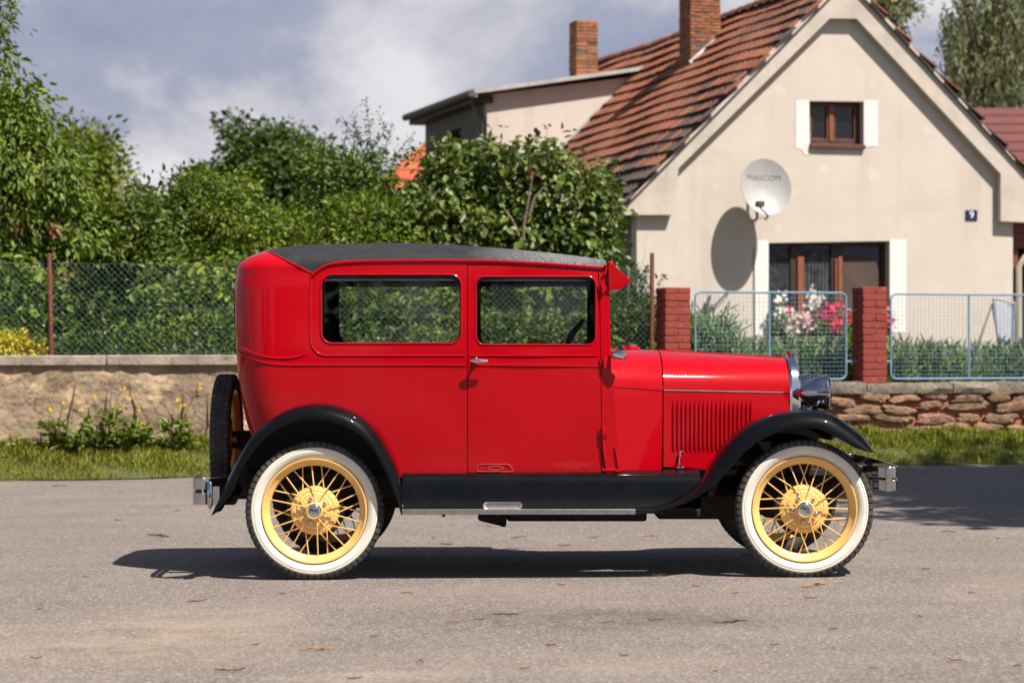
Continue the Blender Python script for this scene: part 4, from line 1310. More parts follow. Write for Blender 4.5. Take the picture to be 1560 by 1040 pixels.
def shell_part(name, keep_rear, m):
    bm = shell_bm()
    r = bmesh.ops.bisect_plane(bm, geom=bm.verts[:] + bm.edges[:] + bm.faces[:], plane_co=pb, plane_no=nseam,
                               clear_inner=keep_rear, clear_outer=not keep_rear)
    if keep_rear:
        for g in r['geom_cut']:
            if isinstance(g, bmesh.types.BMVert): seam_pts.append(g.co.copy())
    off = OFF[car.name]
    for v in bm.verts: v.co -= off
    bmesh.ops.recalc_face_normals(bm, faces=bm.faces)
    me = bpy.data.meshes.new(name); bm.to_mesh(me); bm.free(); me.materials.append(m); finish(me, 50)
    return link(name, me, car)
shell_part('roof_cover', False, M_fabric)
rear_up = shell_part('rear_body_panel', True, M_red)
seam_pts.sort(key=lambda p: p.y)
near_s = sorted([p for p in seam_pts if p.y <= YC], key=lambda p: p.z)
far_s = sorted([p for p in seam_pts if p.y > YC], key=lambda p: -p.z)
mb = MB(); mb.tube([p + Vector((0, 0, 0.002)) for p in near_s + far_s], 0.0055, 6)
mb.build('roof_seam', M_red, car)

# ---- rear shell below
def rear_shell(name, ins, m, zlow_off=0.0):
    levels = 16
    xj = XJ
    o = plan_outline(zref, xj, 6)
    n = len(o)
    rg = []
    for li in range(levels + 1):
        t = li / levels
        ring = []
        for i in range(n):
            # bottom edge follows the fender line, then the low back
            zt_ = ZSK + 0.0
            x_top = o[i][0]
            px = 780 + x_top * FPX / 13.0
            near = i < n / 2
            ii = i if near else n - 1 - i
            if ii <= 6 + 9:
                f = min(1.0, ii / 13)
                pyb = interp(lerp(478, 372, f), [(372, 690), (388, 672), (400, 655), (420, 641), (445, 632), (478, 630)])
                zb = CAMZ - (pyb - HOR) * 12.97 / FPX
            else:
                zb = CAMZ - (700 - HOR) * 13.3 / FPX
            z = lerp(zb, zt_, t)
            q = plan_outline(z, xj, 6)[i]
            q = inset(q, ins)
            ring.append(Vector((q[0], q[1], z)))
        rg.append(ring)
    b = MB(); b.loft(rg, closed=False)
    return b.build(name, m, car, angle=50)
rlow = rear_shell('rear_body_panel', 0.0, M_red)
bm = bmesh.new(); bm.from_mesh(rear_up.data); bm.from_mesh(rlow.data)
bmesh.ops.remove_doubles(bm, verts=bm.verts, dist=0.004)
bmesh.ops.recalc_face_normals(bm, faces=bm.faces)
bm.to_mesh(rear_up.data); bm.free(); finish(rear_up.data, 60)
bpy.data.objects.remove(rlow)
rear_shell('rear_inner_lining', 0.035, M_trim)
rw = MB()
rwpts = rrect(-0.28, 0.28, 1.33, 1.57, 0.05, 5)
rw.loft([[Vector((xrear(b) - 0.0165 + d, YC + a, b)) for a, b in rwpts] for d in (0, -0.004)], True, True, True)
rw.build('rear_window', M_glass, car)

# ---- beads and mouldings on the near and far side
def bead(name, px_path, r, n=48, off=0.0, m=M_red, closed=False, dense=None):
    pts = [S(x, y, off) for x, y in px_path]
    if not closed: pts = smooth_path(pts, n)
    for sd in (0, 1):
        b = MB(); b.tube([Vector((p.x, yin(p.y), p.z)) for p in pts] if sd else pts, r, 6, closed)
        b.build(name, m, car)
bead('belt_moulding', [(364, 533), (368, 538), (376, 543), (388, 548), (402, 552), (420, 555), (445, 556), (480, 556), (560, 556), (710, 556)], 0.006, 60)
bead('belt_moulding', [(366, 524), (372, 530), (385, 538), (402, 543), (425, 545.5), (445, 544.5), (460, 541), (466, 538)], 0.006, 40)
bead('belt_moulding', [(716, 556), (800, 556.5), (914, 558)], 0.005, 12)
bead('window_moulding', [(475, 419), (473.5, 440), (472.5, 480), (473, 515), (475, 526), (481, 535), (491, 540.5), (505, 541.5), (560, 541.5), (708, 541.5)], 0.0055, 60)
bead('window_moulding', [(716, 541.5), (800, 541.5), (912, 541.5)], 0.0045, 12)
bead('drip_rail', [(476, 420), (482, 413.5), (490, 408), (499, 403.8), (510, 401), (530, 399), (560, 397.8), (640, 397), (710, 397), (760, 398), (830, 401.8), (880, 405.3), (926, 408.6)], 0.0075, 80, off=0.004)
bead('window_lip', rrect(489, 703, 418, 523, 17, 8), 0.006, 420, closed=True)
bead('window_lip', rrect(725, 908, 421, 525, 13, 8), 0.0055, 420, closed=True)
# red rope-like corner piece where the drip rail meets the visor
b = MB(); b.tube([S(920, 419, .012), S(924, 410, .014), S(928, 403, .012), S(932, 398, 0.0)], 0.007, 6)
b.tube([S(919, 405, .012), S(926, 404, .014), S(934, 400, 0.0)], 0.006, 6)
b.build('corner_bead', M_red, car)

# scuffed paint low on the door, worn fabric at the front of the roof
_c = S(872, 708) - OFF[car.name]
layer_local(M_red, (_c.x, _c.y, _c.z), (.17, .3, .028), (0.44, 0.045, 0.045), 55, .36, .66, .5)
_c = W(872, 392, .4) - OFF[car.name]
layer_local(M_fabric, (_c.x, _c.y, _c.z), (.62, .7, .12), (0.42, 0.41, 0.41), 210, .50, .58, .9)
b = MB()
M_mark = mat('pink_reflection_paint', (0.46, 0.075, 0.075), rough=.6)  # reflection of the step plate, drawn as pink lines on the door
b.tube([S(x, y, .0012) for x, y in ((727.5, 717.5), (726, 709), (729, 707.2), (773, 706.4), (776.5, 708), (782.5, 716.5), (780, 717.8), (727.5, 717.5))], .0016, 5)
b.build('reflection_outline', M_mark, near_door)
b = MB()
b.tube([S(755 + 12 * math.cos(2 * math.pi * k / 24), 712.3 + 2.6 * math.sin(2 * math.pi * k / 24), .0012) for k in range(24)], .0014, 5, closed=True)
b.build('reflection_oval', M_mark, near_door)
# ---- cowl and bonnet
ZH0 = CAMZ - (593 - HOR) * 13.085 / FPX
def section(x, w, zb, zs, zt, wb=None, n=14, flat=False, ex=2.25):
    """half section from bottom edge over the top to the far bottom edge"""
    wb = w if wb is None else wb
    pts = []
    for k in range(7):
        t = k / 6
        pts.append((lerp(wb, w, t), lerp(zb, zs, t)))
    for k in range(1, n + 1):
        a = R(90 * k / n)
        pts.append((w * math.cos(a) ** (2 / ex), zs + (zt - zs) * math.sin(a) ** (2 / ex)))
    full = [Vector((x, YC - p[0], p[1])) for p in pts] + [Vector((x, YC + p[0], p[1])) for p in reversed(pts[:-1])]
    return full
x_seam = W(1010, 650, 0.285).x
x_rad = W(1203, 600, 0.485).x
def zc(py, Z=13.57): return CAMZ - (py - HOR) * Z / FPX
x_c0 = W(917, 600, 0.14).x
cw = []
NS = 16
for k in range(NS + 1):
    t = k / NS
    x = lerp(x_c0, x_seam - 0.003, t)
    w = 0.625 - 0.14 * (t ** 1.25)
    zs = lerp(zc(587, 12.93), zc(594, 13.085), t)
    zt = lerp(zc(529.5), zc(533.5), t)
    zb = ZB + 0.002
    cw.append(section(x, w, zb, zs, zt, wb=w - 0.012, ex=lerp(2.5, 2.25, t)))
b = MB(); b.loft(cw, closed=False)
cowl = b.build('cowl', M_red, car, angle=40)
hood = []
for k in range(33):
    t = k / 32
    x = lerp(x_seam + 0.003, x_rad, t)
    w = 0.485 - 0.2 * t + 0.012 * math.sin(math.pi * t)
    zlo = lerp(zc(711, 13.085), zc(716, 13.285), t)
    pxk = 780 + x * FPX / (YC - w - CAMY)
    zfen = W(pxk, interp(pxk, FF_TOP) + 12, 0.3).z
    if pxk > 1085: zlo = max(zlo, zfen)
    hood.append((x, w, lerp(zc(594.5, 13.085), zc(598, 13.285), t), lerp(zc(534), zc(545.5), t), zlo))
b = MB()
b.loft([section(x, w, zs + 0.004, zs + 0.006, zt)[6:-6] for x, w, zs, zt, zb in hood], closed=False)
hood_o = b.build('hood', M_red, car, angle=40)
def hood_at(x):
    xs = [h[0] for h in hood]
    return [float(np.interp(x, xs, [h[i] for h in hood])) for i in range(1, 5)]
# side panels of the hood with louvres
for sgn in (-1, 1):
    b = MB()
    b.loft([[Vector((x, YC + sgn * (w - 0.0), lerp(zb, zs - 0.003, k / 4))) for k in range(5)] for x, w, zs, zt, zb in hood], closed=False)
    for i in range(19):
        px = 1025.5 + i * 6.72
        x = W(px, 650, 0.33).x
        w = hood_at(x)[0]
        Z = YC - w - CAMY
        z0, z1 = zc(690, Z), zc(606, Z)
        dx = 0.0085
        prof = []
        for j in range(9):
            t = j / 8
            z = lerp(z0, z1, t)
            s_ = 1.0 if 0 < j < 8 else 0.0
            prof.append([Vector((x - dx, YC + sgn * (w - 0.002), z)), Vector((x - dx * 0.35, YC + sgn * (w + 0.011 * s_), z)), Vector((x + dx * 0.25, YC + sgn * (w + 0.013 * s_), z)), Vector((x + dx * 0.5, YC + sgn * (w - 0.002), z))])
        b.loft(prof, closed=False)
    hs_ = b.build('hood_side', M_red, car, angle=40)
    # long bead under the hinge line
    b = MB()
    b.tube([Vector((x, YC + sgn * (w + 0.001), zs + 0.001)) for x, w, zs, zt, zb in hood], 0.0035, 6)
    b.build('hood_hinge', M_chrome, car)
    b = MB()
    b.tube(smooth_path([Vector((x, YC + sgn * 0 - 0, z)) for x, z in []] or [Vector((c[6].x, c[6].y if sgn < 0 else yin(c[6].y), c[6].z)) for c in cw], 24), 0.004, 6)
    b.build('cowl_moulding', M_red, car)
# centre hinge
b = MB(); b.tube([Vector((x, YC, zt + 0.002)) for x, w, zs, zt, zb in hood], 0.005, 6); b.build('hood_hinge', M_red, car)
# latch
lx = W(1037, 690, 0.28)
yl = YC - hood_at(lx.x)[0]
b = MB()
b.tube([W(1038, 688, yl - .02), W(1035.5, 700, yl - .025), W(1036.5, 712, yl - .02)], 0.006, 8)
b.lathe([(0.0, 0), (0.011, 0.003), (0.011, 0.012), (0.0, 0.015)], W(1038, 689, yl - .026), 'y', 12)
b.tube([W(1031, 712, yl - .02), W(1042, 712, yl - .02)], 0.006, 8)
b.build('hood_latch', M_chrome, car)
# sill ledge under the hood side
b = MB(); b.box(x_seam + .004, x_rad - .05, 0.24, 0.50, zc(724, 13.05), zc(714, 13.05)); b.build('hood_sill', M_black, car, bevel=0.004)
# firewall / splash blocks behind the wheels
b = MB()
b.box(x_c0 + .08, x_seam, 0.34, 1.2, 0.5, 1.1)
b.box(x_seam, x_rad - .02, 0.52, 1.02, 0.34, 0.96)
b.build('engine_bay', M_under, car)

# radiator shell
b = MB()
x0, w0, zs0, zt0, zb0 = hood[-1]
xa, xb = x_rad + 0.002, x_rad + 0.062
rg = []
for x, dw in ((xa, 0.006), (xa + .012, 0.012), (xb - .012, 0.008), (xb, -0.004), (xb - .004, -0.03), (xb - .02, -0.036)):
    rg.append(section(x, w0 + dw, 0.52 - dw * .3, zs0 - .04, zt0 + dw * 0.9, wb=w0 + dw - 0.03, ex=2.7))
b.loft(rg, closed=True)
radiator = b.build('radiator_shell', M_chrome, car, angle=30)
M_core = mat('black_radiator_core', (0.015, 0.015, 0.017), (0.05, 0.05, 0.05), rough=0.5, scale=160)
b = MB(); b.loft([section(x, w0 - 0.034, 0.53, zs0 - .045, zt0 - .033, wb=w0 - .06, ex=2.7) for x in (xb - .024, xb - .03)], True, True, True)
b.build('radiator_core', M_core, radiator)
# cap
cx = W(1207.5, 545, YC).x
b = MB()
zr = zt0 + 0.004
b.lathe([(0.0, -.03), (0.033, -.03), (0.033, .010), (0.027, .013), (0.027, .018), (0.037, .019), (0.039, .023), (0.039, .036), (0.035, .040), (0.0, .044)], (cx, YC, zr), 'z', 28)
b.build('radiator_cap', M_dimchrome, car)
b = MB()
gx = W(961, 528, YC).x
b.lathe([(0.055, -.03), (0.052, .004), (0.044, .010), (0, .012)], (gx, YC, zc(531)), 'z', 28)
b.build('fuel_cap_base', M_red, car)
b = MB(); b.lathe([(0.0, 0), (0.034, 0), (0.036, .004), (0.036, .014), (0.03, .018), (0, .02)], (gx, YC, zc(529)), 'z', 28); b.build('fuel_cap', M_chrome, car)

# ---- fenders
def fender(name, top, lip, y_lip, y_ridge, y_in, n=64, far=False, drop=0.03, skirt=None):
    T = smooth_path([Vector((p[0], 0, p[1])) for p in top], n)
    L = smooth_path([Vector((p[0], 0, p[1])) for p in lip], n)
    rg = []
    for i in range(n):
        a = W(L[i].x, L[i].z, y_lip); c = W(T[i].x, T[i].z, y_ridge)
        ring = []
        # rolled lip
        d = Vector((c.x - a.x, 0, c.z - a.z))
        u_ = d.normalized() if d.length > 1e-4 else Vector((0, 0, 1))
        ring.append(a + Vector((0, 0.016, 0)) + u_ * 0.004)
        ring.append(a + Vector((0, 0.010, 0)) - u_ * 0.005)
        ring.append(a + Vector((0, 0.001, 0)) - u_ * 0.004)
        for k in range(9):
            an = R(90 * k / 8)
            ring.append(Vector((lerp(a.x, c.x, math.sin(an)), lerp(y_lip, y_ridge, 1 - math.cos(an)), lerp(a.z, c.z, math.sin(an)))))
        yi = y_in(c.x) if callable(y_in) else y_in
        for k in (1, 2, 3):
            t = k / 3
            ring.append(Vector((c.x, lerp(y_ridge, yi, t), c.z)) - u_ * (drop * t * t))
        if skirt:
            q = ring[-1]
            f_ = max(0.0, min(1.0, (skirt - c.x) / 0.12))
            ring.append(Vector((q.x, q.y + .004, lerp(q.z, min(q.z, .42), f_))))
        if far: ring = [Vector((p.x, yin(p.y), p.z)) for p in ring]
        rg.append(ring)
    b = MB(); b.loft(rg, closed=False)
    return b.build(name, M_black, car, angle=50)
for far in (False, True):
    fender('rear_fender', RF_TOP, RF_LIP, -0.07, 0.035, 0.20, far=far)
    fender('front_fender', FF_TOP, FF_LIP, -0.07, 0.045, lambda x: max(0.2, min(0.46, 0.2 + (x - 0.85) * 0.42)), far=far, drop=0.02, skirt=W(1262, 640, .4).x)
# inner wheel housings
for s_ in (0, 1):
    b = MB()
    f = (lambda y: yin(y)) if s_ else (lambda y: y)
    T = smooth_path([Vector((p[0], 0, p[1])) for p in RF_TOP[2:-1]], 30)
    b.loft([[Vector((q.x, f(.2), q.z)), Vector((q.x, f(.2), 0.42))] for q in [W(p.x, p.z + 3, 0.2) for p in T]], closed=False)
    b.build('wheel_housing', M_under, car)

# ---- running boards and splash aprons
for far in (False, True):
    f = yin if far else (lambda y: y)
    x0, x1 = W(612, 750, 0).x, W(1068, 750, .05).x
    sec = [(0.20, 716), (0.125, 721), (0.10, 723.5), (0.082, 729), (0.072, 738), (0.066, 752), (0.055, 765), (0.03, 773.5), (0.03, 777)]
    b = MB()
    NX = 30
    b.loft([[Vector((lerp(x0, x1, k / NX), f(y), CAMZ - (py - HOR) * (y - CAMY) / FPX)) for y, py in sec] for k in range(NX + 1)], closed=False)
    b.build('splash_apron', M_black, car, angle=40)
    zt_, zb_ = zc(775.5, 12.75), zc(783.5, 12.73)
    xe = W(1010, 780, -.05).x
    b = MB(); b.box(x0, xe, min(f(-.06), f(.24)), max(f(-.06), f(.24)), zb_ + .004, zt_)
    rb = b.build('running_board', M_black, car, bevel=0.003)
    b = MB(); b.box(x0 + .004, W(968, 780, -.07).x, min(f(-.072), f(-.058)), max(f(-.072), f(-.058)), zb_, zt_ + .003)
    b.build('edge_trim', M_edge, rb, bevel=0.002)
    # aluminium step plate
    b = MB()
    sx0, sx1 = W(736, 770, -.02).x, W(795.5, 770, -.02).x
    pts = []
    zz = zt_ + .002
    prof = rrect(sx0, sx1, zz, zz + 0.036, 0.0175, 6)
    b.loft([[Vector((lerp((sx0 + sx1) / 2, p[0], s), f(y), zz + .018 + (p[1] - zz - .018) * s)) for p in prof] for y, s in ((-.045, .86), (-.052, .93), (-.054, 1.0), (-.03, 1.0), (-.026, .9))], True, True, True)
    b.build('step_plate', M_steel, rb, angle=40)

# ---- chassis and running gear
b = MB()
for s_ in (0, 1):
    f = yin if s_ else (lambda y: y)
    b.box(W(345, 700, .4).x, W(1300, 700, .4).x, min(f(.38), f(.44)), max(f(.38), f(.44)), 0.40, 0.53)
    for px in (676, 757, 878, 1063):
        p = W(px, 784, -.0)
        b.box(p.x - .012, p.x + .012, min(f(-.03), f(.3)), max(f(-.03), f(.3)), 0.355, 0.372)
        b.lathe([(0.0, -.03), (0.010, -.028), (0.012, 0)], (p.x, f(-.02), 0.36), 'z', 8)
b.build('chassis_frame', M_under, car, bevel=0.004)
b = MB()
p0, p1 = W(728, 795, .5), W(1085, 795, .5)
b.box(W(772, 790, .5).x, W(985, 790, .5).x, .46, .80, 0.27, 0.45)
b.tube([W(728, 787, .42), W(760, 789, .42), W(772, 790, .42)], [0.02, 0.04, 0.05], 12)
b.box(W(1000, 790, .5).x, W(1120, 790, .5).x, .42, 1.1, 0.285, 0.5)
b.tube([(W(1085, 780, .77).x, .77, .36), (W(500, 780, .77).x, .77, .36)], 0.035, 10)
b.build('engine_pan', M_under, car, bevel=0.015)
b = MB(); b.box(W(392, 700, .7).x, W(930, 700, .7).x, .16, 1.38, ZB - .05, ZB - .01); b.box(W(380, 700, .7).x, W(600, 700, .7).x, .26, 1.28, 0.47, 0.62)
b.build('floor_pan', M_under, car)

# ---- interior
def seat(name, xc, zt_, m, m2, back=0.12, depth=0.42):
    b = MB()
    b.box(xc - back, xc, .22, 1.32, 0.9, zt_)
    o = b.build(name, m, car, bevel=0.04, seg=4)
    b = MB(); b.box(xc - .02, xc + depth, .22, 1.32, 0.72, 0.92); b.build('seat_cushion', m2, o, bevel=0.04, seg=4)
    return o
seat('front_seat', W(834, 520, .7).x, zc(517.5, 13.3), M_leather, M_leather)
seat('rear_seat', W(468, 520, .7).x, zc(540, 13.5), M_brown_seat, M_brown_seat)
b = MB(); b.box(W(922, 500, .7).x, W(938, 500, .7).x, .30, 1.24, 1.02, zc(534)); b.build('dashboard', M_trim, car, bevel=0.01)
yw = 1.08
a, c = W(888, 488.5, yw), W(820, 569, yw)
sw_c = (a + c) / 2; dv = (a - c) / 2
b = MB()
ring = [sw_c + dv * math.cos(2 * math.pi * k / 40) + Vector((0, dv.length * math.sin(2 * math.pi * k / 40), 0)) for k in range(40)]
b.tube(ring, 0.014, 8, closed=True)
nrm = dv.cross(Vector((0, 1, 0))).normalized()
if nrm.z > 0: nrm = -nrm
for k in range(3):
    an = 2 * math.pi * k / 3
    b.tube([sw_c + nrm * .03, sw_c + dv * math.cos(an) + Vector((0, dv.length * math.sin(an), 0))], 0.008, 6)
b.tube([sw_c, sw_c + nrm * 0.75], 0.02, 8)
b.build('steering_wheel', M_trim, car)
# windshield
xw = W(921, 470, .15).x
wz0, wz1 = zc(533, 13.3), zc(411, 13.0)
b = MB()
o1 = [(y, z) for y, z in rrect(.17, 1.37, wz0, wz1, .03, 4)]; o2 = rrect(.20, 1.34, wz0 + .03, wz1 - .03, .02, 4)
b.loft([[Vector((xw - .01, y, z)) for y, z in o1], [Vector((xw + .01, y, z)) for y, z in o1], [Vector((xw + .01, y, z)) for y, z in o2], [Vector((xw - .01, y, z)) for y, z in o2], [Vector((xw - .01, y, z)) for y, z in o1]])
wf = b.build('windshield_frame', M_black, car)
b = MB(); b.box(xw - .002, xw + .002, .195, 1.345, wz0 + .025, wz1 - .025); b.build('windshield', M_glass, wf)
b = MB(); b.tube([Vector((xw - .03, .52, wz1 - .02)), Vector((xw - .03, .56, wz1 - .2)), Vector((xw - .03, .6, wz0 + .15))], .006, 6); b.build('wiper_arm', M_chrome, wf)
# visor
b = MB()
vp = [(927, 398.5), (930, 398), (961, 427.5), (960, 430), (947, 440.5), (930, 441), (927, 437)]
A = [W(x, y, .145) for x, y in vp]
b.loft([A, [Vector((p.x, yin(.145), p.z)) for p in A]], True, True, True)
b.build('sun_visor', M_red, car, bevel=0.003)
# hinges
for px, py in ((918, 439), (921, 552), (919, 657)):
    for f in (lambda y: y, yin):
        p = S(px, py, .016)
        b = MB()
        b.lathe([(0.0, -.03), (0.009, -.03), (0.011, -.02), (0.011, .02), (0.009, .03), (0, .03)], (p.x, f(p.y), p.z), 'z', 12)
        b.box(p.x - .024, p.x + .024, min(f(p.y + .004), f(p.y + .03)), max(f(p.y + .004), f(p.y + .03)), p.z - .016, p.z + .016)
        b.build('door_hinge', M_red, car)
# pillar foot bracket
b = MB()
p = S(919, 710, .004)
b.tube([S(918, 664, .01), S(920, 690, .012), S(924, 714, .01)], .008, 6); b.tube([S(937, 680, .004), S(940, 700, .006), S(943, 716, .006)], .005, 6)
b.tube([S(918, 716, .012), S(930, 715, .016), S(942, 717, .01)], .008, 6)
b.build('pillar_bracket', M_red, car)
# handles
for f in (lambda y: y, yin):
    p = S(724.5, 549.5, 0.0)
    b = MB()
    b.lathe([(0.0, -.02), (0.012, -.02), (0.024, -.004), (0.026, .004)] if f(0) == 0 else [(0.0, .02), (0.012, .02), (0.024, .004), (0.026, -.004)], (p.x, f(p.y), p.z), 'y', 20)
    b.tube([Vector((p.x, f(p.y), p.z)), Vector((p.x, f(p.y - .05), p.z))], .009, 8)
    b.tube([Vector((p.x - .026, f(p.y - .052), p.z + .001)), Vector((p.x - .01, f(p.y - .054), p.z + .001)), Vector((p.x + .02, f(p.y - .054), p.z)), Vector((p.x + .066, f(p.y - .05), p.z - .001))], [.006, .011, .011, .007], 10)
    b.build('door_handle', M_chrome, near_door if f(0) == 0 else car)
# cowl lamps
for f in (lambda y: y, yin):
    yl = 0.10
    tip, rim = W(931, 540, yl), W(951, 539.5, yl)
    b = MB()
    Lh = rim.x - tip.x
    b.lathe([(0, -.002), (0.008, 0.004), (0.015, .14 * Lh), (0.023, .32 * Lh), (0.029, .55 * Lh), (0.0325, .8 * Lh), (0.034, .92 * Lh), (0.034, Lh), (0.028, Lh + .006), (0, Lh + .008)], (tip.x, f(yl), tip.z), 'x', 22)
    b.tube([Vector((tip.x + .01, f(yl), tip.z)), Vector((tip.x - .01, f(yl + .07), tip.z - .005))], .008, 8)
    b.build('cowl_lamp', M_chrome, car)
# headlights
for f in (lambda y: y, yin):
    yl = 0.40
    tip, rim = W(1214, 598, yl), W(1262, 598, yl)
    rr = (625 - 572) / 2 * (yl - CAMY) / FPX
    Lh = rim.x - tip.x
    b = MB()
    prof = [(0, 0)]
    for k in range(1, 25):
        t = k / 24
        prof.append((rr * 0.985 * float(np.interp(t, [0, .03, .08, .16, .28, .42, .56, .7, .84, 1], [0, .12, .22, .345, .50, .66, .795, .895, .96, 1.0])), Lh * 0.86 * t))
    prof += [(rr * 1.0, Lh * .865), (rr * 1.03, Lh * .88), (rr * 1.03, Lh * .96), (rr * .98, Lh), (rr * .93, Lh * 1.0)]
    b.lathe(prof, (tip.x, f(yl), tip.z), 'x', 36)
    hl = b.build('headlight', M_dimchrome, car, angle=30)
    b = MB(); b.lathe([(rr * .95, Lh * .985), (rr * .7, Lh * 1.05), (rr * .35, Lh * 1.09), (0, Lh * 1.1)], (tip.x, f(yl), tip.z), 'x', 28); b.build('lens', M_lens, hl)
    b = MB(); b.lathe([(0, Lh * .3), (rr * .5, Lh * .45), (rr * .93, Lh * .95)], (tip.x, f(yl), tip.z), 'x', 28); b.build('reflector', M_chrome, hl)
    b = MB(); b.tube([Vector((tip.x + .1, f(yl), tip.z - rr + .03)), Vector((tip.x + .1, f(yl), tip.z - rr - .06))], .018, 10); b.build('headlight_post', M_black, car)
b = MB()
p = W(1238, 626, .4)
b.tube([Vector((p.x, .1, p.z - .03)), Vector((p.x, .4, p.z)), Vector((p.x, YC, p.z + .01)), Vector((p.x, yin(.4), p.z)), Vector((p.x, yin(.1), p.z - .03))], .014, 10)
b.build('headlight_bar', M_chrome, car)

# ---- bumpers
def bumper_bars(name, path_px, zs, hh, m=M_dimchrome):
    root = None
    for z0, z1 in zs:
        b = MB()
        b.strip([Vector((x, y, (z0 + z1) / 2)) for x, y in path_px], abs(z1 - z0) / 2, 0.004, (0, 0, 1))
        root = b.build(name, m, car, angle=40, bevel=0.003)
    return root
xf = W(1366, 720, .05).x
x_arm = W(1314, 720, .1).x
half = smooth_path([(x_arm, .10, 0), (W(1335, 720, 0).x, .045, 0), (xf - .07, .0, 0), (xf - .018, -.005, 0), (xf, .04, 0), (xf + .012, .2, 0), (xf + .02, YC, 0)], 40)
path = [(p.x, p.y) for p in half] + [(p.x, yin(p.y)) for p in reversed(half[:-1])]
bumper_bars('front_bumper_bar', path, [(zc(727.5, 12.8), zc(710.5, 12.8)), (zc(747, 12.8), zc(730.5, 12.8))], .03)
for f in (lambda y: y, yin):
    b = MB()
    p = W(1354, 728, -.012)
    b.box(p.x - .018, p.x + .018, min(f(-.022), f(.03)), max(f(-.022), f(.03)), zc(748.5, 12.8), zc(709.5, 12.8))
    b.build('bumper_clamp', M_dimchrome, car, bevel=0.008)
b = MB()
for y in (.4, 1.14):
    b.box(W(1280, 730, .4).x, xf + .005, y - .02, y + .02, zc(740, 13.2), zc(722, 13.2))
q = W(1327, 720, .09)
for f in (lambda y: y, yin):
    b.tube([Vector((q.x, f(.09), zc(745, 12.9))), Vector((q.x, f(.09), zc(706, 12.9)))], .011, 8)
    b.box(q.x, W(1348, 730, .1).x, min(f(.1), f(.35)), max(f(.1), f(.35)), zc(744, 12.9), zc(731, 12.9))
b.build('bumper_bracket', M_black, car, bevel=0.004)
xl = W(294, 745, 0).x
half = smooth_path([(W(352, 745, .03).x, .10, 0), (W(335, 745, 0).x, .05, 0), (xl + .06, -.02, 0), (xl + .012, -.01, 0), (xl - .004, .05, 0), (xl - .02, .2, 0), (xl - .02, .5, 0)], 32)
for f in (lambda y: y, yin):
    bumper_bars('rear_bumperette', [(p.x, f(p.y)) for p in half], [(zc(745, 12.8), zc(727.5, 12.8)), (zc(768, 12.8), zc(750, 12.8))], .03)
    p = W(320, 752, -.028)
    b = MB(); b.lathe([(0, -.082), (.006, -.08), (.008, -.07), (.014, -.066), (.016, -.05), (.016, .055), (.010, .064), (0, .066)], (p.x, f(p.y), p.z), 'z', 14); b.box(p.x - .01, p.x + .05, min(f(p.y), f(p.y + .05)), max(f(p.y), f(p.y + .05)), p.z - .06, p.z + .04)
    b.build('bumper_clamp', M_dimchrome, car)
    b = MB(); b.box(xl + .02, W(420, 745, .4).x, min(f(.28), f(.33)), max(f(.28), f(.33)), zc(756, 13), zc(738, 13)); b.build('bumper_bracket', M_black, car)
# tail lamp on the far rear fender stays hidden; rear licence bracket is not in the photo

